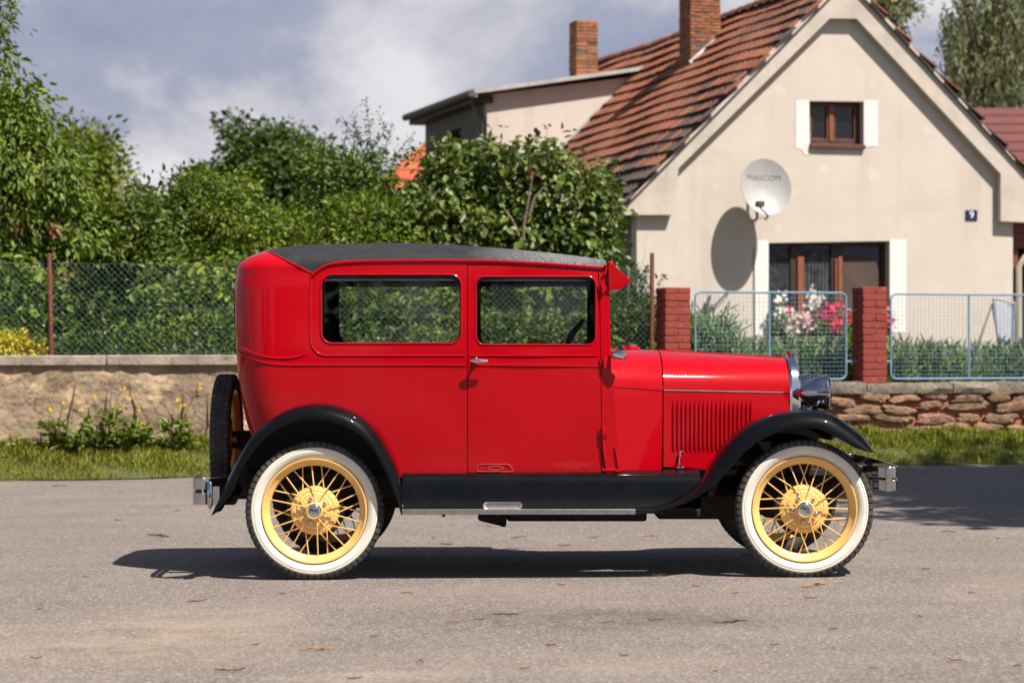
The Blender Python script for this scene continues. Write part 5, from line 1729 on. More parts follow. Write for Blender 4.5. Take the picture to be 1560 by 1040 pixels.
# ---- wheels
RT = 0.3735
def make_wheel(loc, full=True):
    w = bpy.data.objects.new('wheel', None)
    COL.objects.link(w)
    w.parent = car
    w.location = Vector(loc) - OFF[car.name]
    OFF[w.name] = Vector((0, 0, 0))
    hw = 0.058
    # tyre
    b = MB()
    prof = [(.279, -.040), (.290, -.046), (.305, -.054), (.322, -.057), (.338, -.0555), (.350, -.051), (.359, -.0465), (.364, -.043), (.3665, -.036), (.3675, -.02), (.368, 0),
            (.3675, .02), (.3665, .036), (.364, .043), (.359, .0465), (.350, .051), (.338, .0555), (.322, .057), (.305, .054), (.290, .046), (.279, .040)]
    b.lathe(prof, n=72)
    NB = 62
    for k in range(NB):
        a0, a1 = 2 * math.pi * (k + .08) / NB, 2 * math.pi * (k + .82) / NB
        for s_ in (-1, 1):
            sh_ = math.pi / NB * (0 if s_ < 0 else 1)
            sec = [(.343, -.0535), (.3455, -.0575), (.357, -.0548), (.3680, -.0490), (RT, -.040), (RT, -.020), (.362, -.018)]
            vs_, n_ = [], len(sec)
            for a in (a0 + sh_, a1 + sh_):
                for r, h in sec: vs_.append((r * math.cos(a), h * -s_ * -1 if s_ > 0 else h, r * math.sin(a)))
            if s_ > 0: vs_ = [(x, -y, z) for x, y, z in vs_] if vs_[0][1] < 0 else vs_
            fs = [(i, i + 1, n_ + i + 1, n_ + i) for i in range(n_ - 1)] + [tuple(range(n_)), tuple(range(n_, 2 * n_))]
            b.add(vs_, fs)
    for yy in (-.007, .007):
        b.lathe([(.366, yy - .0055), (RT, yy - .0045), (RT, yy + .0045), (.366, yy + .0055)], n=72)
    b.build('tyre', M_tyre, w, angle=30, local=True)
    # white sidewall
    if full:
        b = MB()
        b.lathe([(.2865, -.0435), (.2905, -.0480), (.305, -.0562), (.318, -.0592), (.328, -.0590), (.3300, -.0576), (.3312, -.0588), (.337, -.0575), (.3415, -.0555), (.3425, -.0530)], n=96)
        b.build('white_sidewall', M_white, w, angle=60, local=True)
    # rim
    b = MB()
    b.lathe([(.281, -.046), (.285, -.050), (.283, -.0535), (.276, -.0525), (.270, -.044), (.264, -.036), (.256, -.030), (.247, -.024), (.243, -.018), (.243, .018), (.247, .024), (.264, .036), (.272, .046), (.280, .050), (.284, .046), (.262, .02), (.262, -.02)], n=96, closed_prof=True)
    b.build('rim', M_yellow, w, angle=40, local=True)
    # hub shell
    b = MB()
    b.lathe([(.128, .02), (.133, .006), (.133, -.006), (.129, -.014), (.118, -.020), (.108, -.022), (.104, -.020), (.100, -.022), (.094, -.030), (.070, -.032), (.056, -.034), (.050, -.042), (.046, -.052), (.040, -.056), (0, -.057)], n=72)
    b.lathe([(.052, .02), (.052, .06), (.0, .06)], n=24)
    b.build('hub', M_yellow, w, angle=30, local=True)
    b = MB(); b.lathe([(0, .015), (.150, .015), (.155, .02), (.155, .085), (.14, .09), (0, .09)], n=48); b.build('brake_drum', M_under, w, local=True)
    b = MB()
    b.lathe([(.040, -.052), (.0405, -.066), (.036, -.071), (.033, -.070), (.031, -.0715), (.018, -.075), (0, -.0765)], n=40)
    hc = b.build('hub_cap', M_chrome, w, angle=30, local=True)
    # spokes
    def pol(r, deg, h): return Vector((r * math.cos(R(deg)), h, r * math.sin(R(deg))))
    sp = []
    for hd, hr, hh_, rd, rh in ((13, .046, -.050, 0, -.020), (8.5, .124, -.016, 24, -.006), (27.5, .124, -.014, 12, .004)):
        sp.append((pol(hr, hd, hh_), pol(.246, rd, rh)))
    if full:
        mesh = None
        for i, (a, c) in enumerate(sp):
            for k in range(10):
                if k == 0:
                    b = MB(); b.tube([a, c], 0.0036, 6)
                    o = b.build('spoke', M_yellow, w, local=True); me_ = o.data
                elif i == 0 and k % 2 == 1:
                    if k == 1:
                        b = MB(); b.tube([pol(.046, -13, -.050), pol(.246, 0, -.020)], 0.0036, 6)
                        o = b.build('spoke', M_yellow, w, local=True); me2 = o.data
                    else:
                        o = bpy.data.objects.new('spoke', me2); COL.objects.link(o); o.parent = w
                    o.rotation_euler = (0, R(36 * k), 0)
                else:
                    o = bpy.data.objects.new('spoke', me_); COL.objects.link(o); o.parent = w
                    o.rotation_euler = (0, R(36 * k), 0)
    else:
        b = MB()
        for i, (a, c) in enumerate(sp):
            for k in range(10):
                M_ = Matrix.Rotation(R(36 * k), 3, 'Y')
                b.tube([M_ @ a, M_ @ c], 0.0036, 5)
        b.build('spokes', M_yellow, w, local=True)
    # lug nuts
    me_ = None
    for k in range(5):
        if me_ is None:
            b = MB(); p = pol(.066, 90 + 36, -.033)
            b.lathe([(.014, 0), (.0125, -.006), (.0105, -.0075), (.0105, -.016), (.008, -.020), (0, -.021)], p, 'y', 6 * 2)
            o = b.build('lug_nut', M_chrome, w, local=True); me_ = o.data
        else:
            o = bpy.data.objects.new('lug_nut', me_); COL.objects.link(o); o.parent = w
        o.rotation_euler = (0, R(72 * k + 6), 0)
    return w, hc
yw_ = 0.062
fw = W(1224.5, 774.5, yw_); rwl = W(480, 777, yw_)
wheel_f, hc = make_wheel(fw, True)
# oval mark with lettering on the hub cap
me = text_mesh('Ford', 0.019, 0.0006, M_black, 0.0004)
me.transform(Matrix.Rotation(R(90), 4, 'X'))
me.transform(Matrix.Translation((0, -.0768, 0)))
b = MB()
ov = [Vector((.026 * math.cos(2 * math.pi * k / 32), -.0755, .013 * math.sin(2 * math.pi * k / 32))) for k in range(32)]
b.tube(ov, .0013, 5, closed=True)
o = b.build('hub_cap_emblem', M_black, wheel_f, local=True)
bm = bmesh.new(); bm.from_mesh(o.data); bm.from_mesh(me); bm.to_mesh(o.data); bm.free()
wheel_r = copy_tree(wheel_f, car)
wheel_r.location = rwl - OFF[car.name]
for ch in wheel_r.children:
    e = ch.rotation_euler
    ch.rotation_euler = (e.x, e.y + R(14 if not ch.name.startswith('hub_cap_emblem') else 10), e.z)
for ch in wheel_f.children:
    if ch.name.startswith('hub_cap_emblem'): ch.rotation_euler = (0, R(35), 0)
wheel_ff, _ = make_wheel((fw.x, yin(yw_), fw.z), False)
wheel_ff.rotation_euler = (0, 0, R(180))
wheel_rf = copy_tree(wheel_ff, car)
wheel_rf.location = Vector((rwl.x, yin(yw_), rwl.z)) - OFF[car.name]
# spare
spare = copy_tree(wheel_ff, car)
spare.name = 'spare_wheel'
for ch in list(spare.children):
    if ch.name.startswith('brake_drum'): bpy.data.objects.remove(ch)
sx = -1.628
spare.location = Vector((sx, YC, W(340, 669, YC).z)) - OFF[car.name]
spare.rotation_euler = (0, 0, R(-90))
b = MB()
zsp = W(340, 669, YC).z
b.box(sx + .03, sx + .26, YC - .05, YC + .05, zsp - .05, zsp + .05)
b.build('spare_carrier', M_under, car, bevel=0.01)
b = MB()
for x in (fw.x, rwl.x):
    b.tube([Vector((x, .15, fw.z)), Vector((x, yin(.15), fw.z))], .036, 12)
b.lathe([(0, -.12), (.08, -.1), (.13, -.03), (.13, .03), (.08, .1), (0, .12)], (rwl.x, YC, rwl.z), 'y', 20)
b.tube(smooth_path([(fw.x + .02, .25, fw.z + .06), (fw.x + .02, .5, fw.z + .13), (fw.x + .02, YC, fw.z + .17), (fw.x + .02, 1.04, fw.z + .13), (fw.x + .02, 1.29, fw.z + .06)], 16), .03, 8)
b.build('axle', M_under, car)

# ================================================================== VEGETATION
def leaf_mat(name, c1, c2, isl=.5, tr=.18, rough=.5, spec=.3, scale=1.1):
    return mat(name, c1, c2, rough=rough, scale=scale, detail=3, lo=.35, hi=.65, island=isl, transl=tr, spec=spec)
M_cherry = leaf_mat('cherry_leaf', (0.080, 0.130, 0.014), (0.112, 0.160, 0.017))
M_maple = leaf_mat('maple_leaf', (0.125, 0.15, 0.008), (0.08, 0.11, 0.010))
M_hedge = leaf_mat('hedge_leaf', (0.120, 0.165, 0.011), (0.058, 0.10, 0.010))
M_hedge2 = leaf_mat('hazel_leaf', (0.050, 0.088, 0.015), (0.105, 0.14, 0.017))
M_oak = leaf_mat('dark_tree_leaf', (0.045, 0.075, 0.013), (0.066, 0.098, 0.016), tr=.2)
M_plum = leaf_mat('plum_leaf', (0.068, 0.112, 0.018), (0.092, 0.135, 0.02))
M_lilac = leaf_mat('lilac_leaf', (0.072, 0.112, 0.020), (0.095, 0.13, 0.022), tr=.15, rough=.44, spec=.38)
M_willow = leaf_mat('willow_leaf', (0.14, 0.155, 0.065), (0.09, 0.11, 0.042))
M_nettle = leaf_mat('nettle_leaf', (0.060, 0.110, 0.016), (0.150, 0.200, 0.024))
M_gold = leaf_mat('golden_leaf', (0.62, 0.50, 0.012), (0.46, 0.42, 0.015))
M_herb = leaf_mat('herb_leaf', (0.10, 0.165, 0.05), (0.14, 0.20, 0.042))
M_grass = leaf_mat('grass_blade', (0.165, 0.20, 0.016), (0.20, 0.20, 0.03), isl=.3, scale=.7)
M_weed = leaf_mat('weed_leaf', (0.12, 0.17, 0.026), (0.09, 0.135, 0.022))
M_dry = leaf_mat('dry_leaf', (0.30, 0.12, 0.05), (0.22, 0.10, 0.05))
M_bark = mat('grey_brown_bark', (0.10, 0.075, 0.055), (0.055, 0.042, 0.032), rough=.95, scale=9, bump=.8, bscale=40, bdist=.02)
M_twig = mat('pale_lilac_bark', (0.22, 0.165, 0.115), (0.13, 0.10, 0.075), rough=.9, scale=12)
M_ypet = mat('yellow_petal', (0.75, 0.50, 0.02), rough=.6, island=.15, transl=.2)
M_wpet = mat('white_petal', (0.72, 0.70, 0.66), rough=.6, island=.1, transl=.2)
M_ppet = mat('pale_pink_petal', (0.72, 0.50, 0.56), rough=.6, island=.2, transl=.2)
M_rpet = mat('crimson_petal', (0.62, 0.012, 0.045), rough=.55, island=.25, transl=.15)
M_mpet = mat('magenta_petal', (0.55, 0.02, 0.16), rough=.55, island=.2, transl=.15)

def norm(a): return a / np.maximum(np.linalg.norm(a, axis=1, keepdims=True), 1e-9)
def leaves_mesh(name, P, D, N, L, wr, m, parent=None, fold=.18, origin=None):
    """two-triangle folded leaves; each leaf its own island"""
    D = norm(D); Sd = norm(np.cross(D, N)); Nn = norm(np.cross(Sd, D))
    n = len(P); L = np.asarray(L).reshape(-1, 1) * np.ones((n, 1))
    tip = P + D * L - Nn * L * .12
    mid = P + D * L * .42
    lf = mid + Sd * L * wr * .5 + Nn * L * fold * wr
    rt = mid - Sd * L * wr * .5 + Nn * L * fold * wr
    m1, m2 = P + D * L * .24, P + D * L * .62 - Nn * L * .03
    up1, up2 = Nn * L * fold * wr, Nn * L * fold * wr * .8
    Vv = np.empty((n, 6, 3)); Vv[:, 0] = P; Vv[:, 1] = m1 + Sd * L * wr * .44 + up1; Vv[:, 2] = m2 + Sd * L * wr * .40 + up2
    Vv[:, 3] = tip; Vv[:, 4] = m2 - Sd * L * wr * .40 + up2; Vv[:, 5] = m1 - Sd * L * wr * .44 + up1
    off = np.zeros(3)
    if parent is not None: off = np.array(OFF.get(parent.name, Vector((0, 0, 0))))
    if origin is not None: off = np.array(origin)
    Vv = (Vv - off).reshape(-1, 3)
    idx = (np.arange(n) * 6)[:, None] + np.array([[0, 3, 2, 1, 0, 5, 4, 3]])
    idx = idx.reshape(-1)
    me = bpy.data.meshes.new(name)
    me.vertices.add(n * 6); me.vertices.foreach_set('co', Vv.reshape(-1))
    me.loops.add(n * 8); me.loops.foreach_set('vertex_index', idx.astype(np.int32))
    me.polygons.add(n * 2)
    me.polygons.foreach_set('loop_start', (np.arange(n * 2) * 4).astype(np.int32))
    me.update(calc_edges=True); me.validate()
    for mm in (m if isinstance(m, (list, tuple)) else [m]): me.materials.append(mm)
    o = link(name, me, parent, off=(Vector(off) if parent is None else None))
    return o
def rand_dir(rng, n): return norm(rng.normal(size=(n, 3)))
def crown_cloud(rng, blobs, n, clump=.3, L=.07, droop=.2, shell=.35, per=28, front=0.0):
    """blobs: (centre xyz, radii xyz). Leaves gather in many small clumps near each blob's outside."""
    C = np.array([b[0] for b in blobs]); Rr = np.array([b[1] for b in blobs])
    area = (Rr[:, 0] * Rr[:, 2] + Rr[:, 0] * Rr[:, 1] + Rr[:, 1] * Rr[:, 2])
    nc = max(4, int(n / (per * 1.9)))
    bi = rng.choice(len(blobs), nc, p=area / area.sum())
    d = rand_dir(rng, nc)
    rad = 1 - shell * rng.random(nc) ** 1.4
    wob = 1 + .16 * np.sin(d[:, 0] * 5 + bi) + .13 * np.sin(d[:, 2] * 7 + 2 * bi + d[:, 1] * 4)
    cc = C[bi] + d * Rr[bi] * (rad * wob)[:, None]
    csz = clump * (.7 + .9 * rng.random(nc))
    li = rng.integers(0, nc, n)
    off = np.clip(rng.normal(size=(n, 3)), -1.7, 1.7) * csz[li][:, None] * np.array([.55, .55, .42])
    P = cc[li] + off
    outw = norm((P - C[bi[li]]) / Rr[bi[li]])
    N = norm(outw * .7 + np.array([0, 0, .65]) + rng.normal(size=(n, 3)) * .5)
    D = norm(outw * .5 + norm(off) * .6 + rng.normal(size=(n, 3)) * .55 + np.array([0, 0, -droop]))
    Ls = L * (.65 + .7 * rng.random(n))
    return P, D, N, Ls
def shoots_cloud(rng, paths, step, L, spread=.9, jit=.03):
    P, D, N, Ls, stems = [], [], [], [], []
    for path in paths:
        pts = smooth_path(path, 14)
        stems.append(pts)
        tot = sum((b - a).length for a, b in zip(pts, pts[1:]))
        k = int(tot / step)
        for i in range(k):
            t = (i + rng.random() * .5) / k
            f = t * 13; j = min(int(f), 12)
            p = pts[j].lerp(pts[j + 1], f - j)
            ax = (pts[j + 1] - pts[j]).normalized()
            r = Vector(rng.normal(size=3)); r = (r - ax * r.dot(ax)).normalized()
            dd = r * spread + ax * .55 + Vector((0, 0, -.1))
            P.append(p + Vector(rng.normal(size=3)) * jit); D.append(dd); N.append(ax * .6 + Vector((0, 0, .6)) - r * .2 + Vector(rng.normal(size=3)) * .3); Ls.append(L * (1.05 - .45 * t) * (.7 + .5 * rng.random()))
    return np.array(P), np.array(D), np.array(N), np.array(Ls), stems
def cat(*cl): return [np.concatenate([c[i] for c in cl]) for i in range(4)]
def B(px, py, Z, rx, rz, dep):
    """blob from photo place, distance, radii in photo pixels, depth in metres"""
    p = W(px, py, Z + CAMY); k = Z / FPX
    return ((p.x, p.y, p.z), (rx * k, dep, rz * k))
def limbs(trunk, tips, r0, m, parent, rng, name='trunk', wob=.15):
    b = MB()
    base = Vector(trunk[0]); top = Vector(trunk[-1])
    tp = smooth_path(trunk, 10)
    b.tube(tp, [lerp(r0, r0 * .45, k / 9) for k in range(10)], 9)
    for t in tips:
        t = Vector(t)
        f = rng.uniform(.35, 1.0)
        st = tp[min(9, int(f * 9))]
        mid = st.lerp(t, .5) + Vector(rng.normal(size=3)) * wob * (t - st).length * .5 + Vector((0, 0, .1 * (t - st).length))
        rr = r0 * .38 * rng.uniform(.6, 1)
        pp = smooth_path([st, mid, t], 9)
        b.tube(pp, [lerp(rr, rr * .22, k / 8) for k in range(9)], 6)
        for q in range(3 if (t - st).length < 1.3 else 0):
            s_ = pp[rng.integers(3, 8)]
            e = s_ + Vector(rng.normal(size=3)) * (t - st).length * .22 + Vector((0, 0, .12))
            b.tube([s_, s_.lerp(e, .5) + Vector(rng.normal(size=3)) * .04, e], [rr * .3, rr * .2, rr * .1], 5)
    return b.build(name, m, parent)
def woody(kind, label, cat_, blobs, n, leaf, m, seed, clump=.3, droop=.2, group=None, base=None, r0=.09, shell=.4, shoots=None, sh_step=.03, per=28, bark=None, gz=1.04, wr=.55, tipsn=9, extra=None, stems=1):
    rng = np.random.default_rng(seed)
    if base is None:
        c = np.mean([b[0] for b in blobs], axis=0); base = (c[0], c[1], gz)
    root = thing(kind, label, cat_, base, group)
    cl = crown_cloud(rng, blobs, n, clump, leaf, droop, shell, per)
    parts = [cl]
    stem_paths = []
    if shoots:
        s = shoots_cloud(rng, shoots, sh_step, leaf)
        parts.append(s[:4]); stem_paths = s[4]
    P, D, N, Ls = cat(*parts)
    leaves_mesh('crown', P, D, N, Ls, wr, m, root)
    pick = [blobs[i][0] for i in rng.integers(0, len(blobs), tipsn)]
    tips = [Vector(p) + Vector(rng.normal(size=3)) * .25 for p in pick]
    top = Vector(np.mean([b[0] for b in blobs], axis=0))
    tr = limbs([Vector(base), Vector(base).lerp(top, .5) + Vector(rng.normal(size=3)) * .08, top], tips, r0, bark or M_bark, root, rng)
    if stem_paths:
        b = MB()
        for pts in stem_paths:
            b = MB(); b.tube(pts, [lerp(.008, .0025, k / 13) for k in range(14)], 5)
            b.build('shoot', bark or M_bark, root)
    return root

# --- trees and shrubs behind the fence, from left to right
woody('cherry_tree', 'cherry tree with hanging leaves filling the left edge of the photo', 'tree',
      [B(-60, 60, 26.5, 62, 120, 1.0), B(-25, 215, 26.5, 72, 80, 1.1), B(45, 270, 26.2, 62, 75, .8), B(95, 255, 26.2, 24, 62, .5), B(20, 180, 26.3, 34, 50, .6), B(10, 390, 26.4, 105, 95, 1.0), B(110, 340, 26.4, 55, 60, .8), B(-100, 330, 26.5, 80, 160, 1.2)],
      18000, .095, M_cherry, 101, clump=.25, droop=.75, base=(W(-40, 500, 14).x, 13.9, 1.04), r0=.14, wr=.42,
      shoots=[[W(108, 220, 13.4), W(110, 190, 13.4), W(112, 171, 13.4)], [W(20, 140, 13.4), W(38, 132, 13.4), W(54, 128, 13.4)], [W(0, 60, 13.4), W(4, 30, 13.4), W(6, 5, 13.4)], [W(6, 118, 13.4), W(14, 95, 13.4), W(20, 78, 13.4)]])
woody('maple_tree', 'yellow green maple showing behind the cherry tree', 'tree',
      [B(120, 262, 47, 46, 70, 1.6), B(146, 240, 47, 20, 40, 1.2), B(158, 285, 47, 22, 45, 1.2), B(95, 240, 47, 30, 50, 1.2), B(130, 340, 47, 50, 60, 1.5)],
      7000, .13, M_maple, 102, clump=.38, r0=.16, gz=.7, shell=.5)
woody('elder_shrub', 'broad leafy elder shrub right of the cherry tree', 'shrub',
      [B(205, 370, 27.4, 62, 75, .9), B(165, 420, 27.0, 70, 90, .9), B(245, 420, 27.0, 60, 90, .8), B(225, 325, 27.6, 40, 40, .6)],
      12000, .078, M_hedge2, 103, clump=.21, r0=.05, shell=.45,
      shoots=[[W(x, 330, 14.6), W(x + d, 295, 14.6), W(x + 2 * d, y, 14.6)] for x, d, y in ((190, 3, 268), (214, -2, 272), (225, 6, 283), (205, 2, 280))])
woody('hornbeam_shrub', 'dense light green hornbeam shrub behind the fence above the car boot', 'shrub',
      [B(330, 350, 28.0, 75, 70, .9), B(290, 420, 27.5, 75, 85, .9), B(380, 430, 27.4, 75, 90, .9), B(420, 375, 27.8, 70, 65, .8), B(292, 305, 28, 28, 45, .6), B(330, 300, 28.2, 45, 40, .7)],
      19000, .062, M_hedge, 104, clump=.19, r0=.05, shell=.45,
      shoots=[[W(x, 310, 15.2), W(x + d, 280, 15.2), W(x + 2 * d, y, 15.2)] for x, d, y in ((270, 3, 248), (300, -3, 252), (246, 4, 270), (286, 1, 243), (258, 2, 262))])
woody('oak_tree', 'dark green oak with a rounded ragged crown against the sky', 'tree',
      [B(415, 265, 52, 50, 48, 1.7), B(374, 228, 52, 18, 38, 1.0), B(351, 186, 52, 6, 14, .4), B(445, 250, 52, 30, 34, 1.2), B(478, 245, 52, 14, 22, .9), B(415, 216, 52, 26, 20, 1.0), B(352, 285, 52, 24, 34, 1.2), B(306, 306, 52, 26, 40, 1.2), B(400, 320, 52, 80, 50, 1.5)],
      14000, .125, M_oak, 105, clump=.36, r0=.2, gz=.7, shell=.6, wr=.7)
woody('plum_tree', 'thin young plum tree with open twigs beside the orange roof', 'tree',
      [B(545, 275, 29.0, 40, 40, .6), B(555, 285, 29.0, 30, 34, .6), B(500, 262, 29.2, 32, 34, .6), B(560, 330, 29.0, 75, 55, .8), B(480, 330, 29, 60, 60, .8)],
      6500, .072, M_plum, 106, clump=.2, r0=.05, shell=.75, sh_step=.0095,
      shoots=[[W(570, 290, 16.2), W(565, 220, 16.2), W(557, 152, 16.2)], [W(560, 250, 16.2), W(540, 205, 16.2), W(512, 180, 16.2)], [W(575, 260, 16.2), W(590, 215, 16.2), W(598, 188, 16.2)], [W(590, 280, 16.2), W(605, 235, 16.2), W(630, 206, 16.2)],
              [W(520, 270, 16.2), W(505, 230, 16.2), W(492, 208, 16.2)], [W(560, 230, 16.2), W(585, 200, 16.2), W(575, 170, 16.2)], [W(600, 240, 16.2), W(632, 235, 16.2), W(655, 212, 16.2)], [W(480, 270, 16.2), W(470, 235, 16.2), W(478, 212, 16.2)], [W(555, 220, 16.2), W(540, 190, 16.2), W(545, 172, 16.2)], [W(530, 250, 16.2), W(525, 215, 16.2), W(532, 196, 16.2)]])
woody('hazel_shrub', 'light green hazel shrub below the plum tree', 'shrub',
      [B(510, 395, 27.6, 75, 75, .9), B(590, 410, 27.4, 60, 80, .9), B(470, 440, 27.2, 70, 70, .9), B(555, 350, 27.8, 60, 45, .7)],
      12000, .068, M_hedge, 107, clump=.19, r0=.04, shell=.45)
lil = [B(632, 345, 28.6, 40, 44, .8), B(662, 325, 28.6, 56, 58, .9), B(700, 262, 28.6, 48, 46, .8), B(770, 285, 28.6, 66, 60, .9), B(835, 262, 28.6, 34, 40, .7), B(850, 320, 28.6, 66, 62, .9), B(900, 315, 28.6, 36, 56, .8), B(690, 380, 28.3, 100, 66, 1.0), B(800, 390, 28.3, 95, 66, 1.0), B(888, 385, 28.3, 44, 58, .8)]
woody('lilac_bush', 'big round lilac bush with broad leaves left of the house', 'shrub', lil, 15000, .098, M_lilac, 108, clump=.2, droop=.55, r0=.05, shell=.42, wr=.72, per=14, bark=M_twig, sh_step=.035,
      shoots=[[W(x, y0, 15.2), W(x + d * .5, (y0 + y1) / 2, 15.2), W(x + d, y1, 15.2)] for x, y0, d, y1 in ((680, 250, 2, 202), (665, 255, -3, 214), (728, 250, 6, 208), (745, 260, 4, 204), (780, 250, 6, 206), (822, 270, 12, 196), (838, 260, -4, 212), (815, 275, -12, 232), (880, 280, 10, 232), (900, 290, 8, 246), (700, 250, -2, 226), (925, 300, 14, 268), (640, 270, -6, 236))])
# bare stems showing through the lilac
# --- trees behind the house and the willow
woody('birch_tree', 'green tree top rising behind the gable apex', 'tree',
      [B(1345, 15, 66, 32, 40, 1.6), B(1310, -20, 66, 30, 40, 1.6), B(1362, -10, 66, 18, 40, 1.4), B(1210, -22, 66, 40, 26, 1.4), B(1270, -40, 66, 60, 36, 1.6)],
      4500, .17, M_willow, 109, clump=.4, r0=.25, gz=.7, droop=.6, base=(W(1300, 0, 53).x, 53.2, .7))
def willow(label, seed, cx, parts, Z, n):
    rng = np.random.default_rng(seed)
    Y = Z + CAMY
    base = W(cx, 500, Y)
    root = thing('willow_tree', label, 'tree', (base.x, Y, .7))
    P, D, N, Ls = [], [], [], []
    stems = []
    for px, py, rx, ln, k in parts:
        for i in range(k):
            a = px + rng.normal() * rx; t0 = py + rng.normal() * 14
            yy = Y + rng.normal() * 1.3
            p0 = W(a, t0, yy); length = ln * (.5 + .7 * rng.random()) * Z / FPX
            sway = rng.normal() * .12
            m_ = int(length / .06)
            stems.append([p0, p0 + Vector((sway * .5 * length, 0, -length * .5)), p0 + Vector((sway * length, .0, -length))])
            for j in range(m_):
                t = (j + rng.random()) / m_
                P.append((p0.x + sway * length * t + rng.normal() * .045, p0.y + rng.normal() * .045, p0.z - length * t + rng.normal() * .03))
                D.append((rng.normal() * .5, rng.normal() * .5, -1.0)); N.append((rng.normal() * .5, -1 + rng.normal() * .5, .5)); Ls.append(.15 * (.7 + .6 * rng.random()))
    leaves_mesh('crown', np.array(P), np.array(D), np.array(N), np.array(Ls), .30, M_willow, root)
    b = MB()
    b.tube([(base.x, Y, .7), (base.x + .1, Y, 4), (base.x, Y + .2, 9)], [.35, .3, .18], 9)
    for s in stems[::7]: b.tube([Vector((base.x, Y, 7.0)), s[0]], [.07, .02], 5)
    b.build('trunk', M_bark, root)
willow('tall weeping willow with hanging branches above the red sheet roof', 110, 1510,
       [(1470, -20, 16, 150, 34), (1462, 25, 12, 120, 26), (1492, 30, 16, 150, 40), (1520, -30, 18, 230, 44), (1552, 0, 18, 200, 44), (1590, -10, 20, 240, 40), (1510, 95, 18, 90, 24), (1475, 100, 16, 80, 22), (1448, 90, 8, 60, 10), (1440, 30, 6, 60, 8)], 60, 0)

# --- undergrowth along the chain link fence
def ground_clumps(name, label, kind, spec, m, seed, parent=None, up=1.0, extra=None):
    rng = np.random.default_rng(seed)
    P, D, N, Ls = [], [], [], []
    for (s, v, z0, h, r, n, L) in spec:
        for i in range(n):
            hh = h * rng.random() ** .8
            a = rng.normal(size=2) * r * (.6 + .4 * hh / h)
            p = FW(s + a[0], v + abs(a[1]) * .9, z0 + hh)
            P.append(p); D.append((rng.normal() * .8, rng.normal() * .8 - .4, .25 + rng.normal() * .5)); N.append((rng.normal() * .4, -.5 + rng.normal() * .4, 1)); Ls.append(L * (.6 + .8 * rng.random()))
    o = leaves_mesh(name, np.array(P), np.array(D), np.array(N), np.array(Ls), .5, m, parent)
    return o
rng = np.random.default_rng(31)
spec = []
s = -9.3
while s < S_SPLIT - .2:
    if s > s_at(66): spec.append((s, .40, 1.04, .30 + .25 * rng.random() + .1 * math.sin(s * 1.9), .15, 150, .062))
    if math.sin(s * 2.7) + .6 * math.sin(s * 6.1 + 1) > -.35: spec.append((s + .08, .85 + .2 * rng.random(), 1.04, .7 + .5 * rng.random(), .17, 110, .105))
    s += .17
o = ground_clumps('nettle_undergrowth', 'nettles', 'stuff', spec, M_nettle, 32)
tag(o, 'dense green nettles and low plants growing behind the chain link fence', 'undergrowth', kind='stuff')
# small white flowers among them
P = []
for i in range(90):
    s = rng.uniform(-9, S_SPLIT - .3)
    P.append(FW(s, .34 + rng.uniform(0, .25), 1.06 + .42 * rng.random() ** .8))
P = np.array(P)
o = leaves_mesh('white_flowers', P, rng.normal(size=P.shape) * .6 + np.array([0, -.5, .4]), rng.normal(size=P.shape) * .5 + np.array([0, -1, .6]), .026, 1.0, M_wpet)
tag(o, 'tiny white flowers scattered through the nettles behind the fence', 'flowers', kind='stuff')
woody('ivy_bush', 'dark leafy bush behind the fence between car and brick pillar', 'shrub',
      [B(955, 480, 26.4, 30, 55, .4), B(975, 500, 26.4, 20, 40, .3), B(930, 500, 26.4, 40, 45, .4), B(985, 450, 26.5, 8, 26, .2)], 3600, .065, M_hedge2, 120, clump=.15, r0=.03, tipsn=5)
woody('field_hedge', 'low dark hedge far behind the chain link fence and the nettles', 'hedge',
      [B(x, 478 + 8 * math.sin(x * .02), 31.5, 70, 62, .8) for x in range(-120, 760, 70)] + [B(x, 395, 30.0, 60, 50, .6) for x in (-60, 10, 70, 130)], 12000, .15, M_oak, 125, clump=.3, r0=.04, shell=.9)
# golden shrub at the left edge
woody('golden_shrub', 'low bright yellow leaved shrub on the wall at the left edge', 'shrub',
      [B(12, 527, 23.95, 34, 15, .14), B(-24, 525, 23.9, 30, 18, .14), B(42, 532, 24.0, 16, 10, .12)], 3200, .05, M_gold, 121, clump=.08, r0=.015, tipsn=4, gz=1.05, base=None)
# reddish fading leaf cluster in the cherry tree
P, D, N, Ls = crown_cloud(rng, [B(75, 345, 25.6, 11, 8, .1), B(20, 346, 25.6, 5, 5, .1), B(100, 415, 25.6, 6, 5, .1), B(40, 412, 25.6, 5, 4, .1)], 130, .07, .075, .5)
cherry = bpy.data.objects['cherry_tree']
leaves_mesh('faded_leaves', P, D, N, Ls, .5, M_dry, cherry)
P, D, N, Ls = crown_cloud(rng, [B(832, 266, 28.0, 14, 7, .1), B(815, 262, 28.0, 7, 5, .1)], 90, .06, .06, .5)
leaves_mesh('faded_blossoms', P, D, N, Ls, .5, M_dry, bpy.data.objects['lilac_bush'])
b = MB()
for q in ([(800, 400), (797, 350), (806, 300), (812, 262)], [(795, 370), (780, 335), (768, 318)], [(806, 330), (815, 300), (830, 285)]):
    b.tube([W(x, y, 14.75) for x, y in q], [.022, .018, .012, .008][:len(q)], 6)
b.build('stems', M_twig, bpy.data.objects['lilac_bush'])

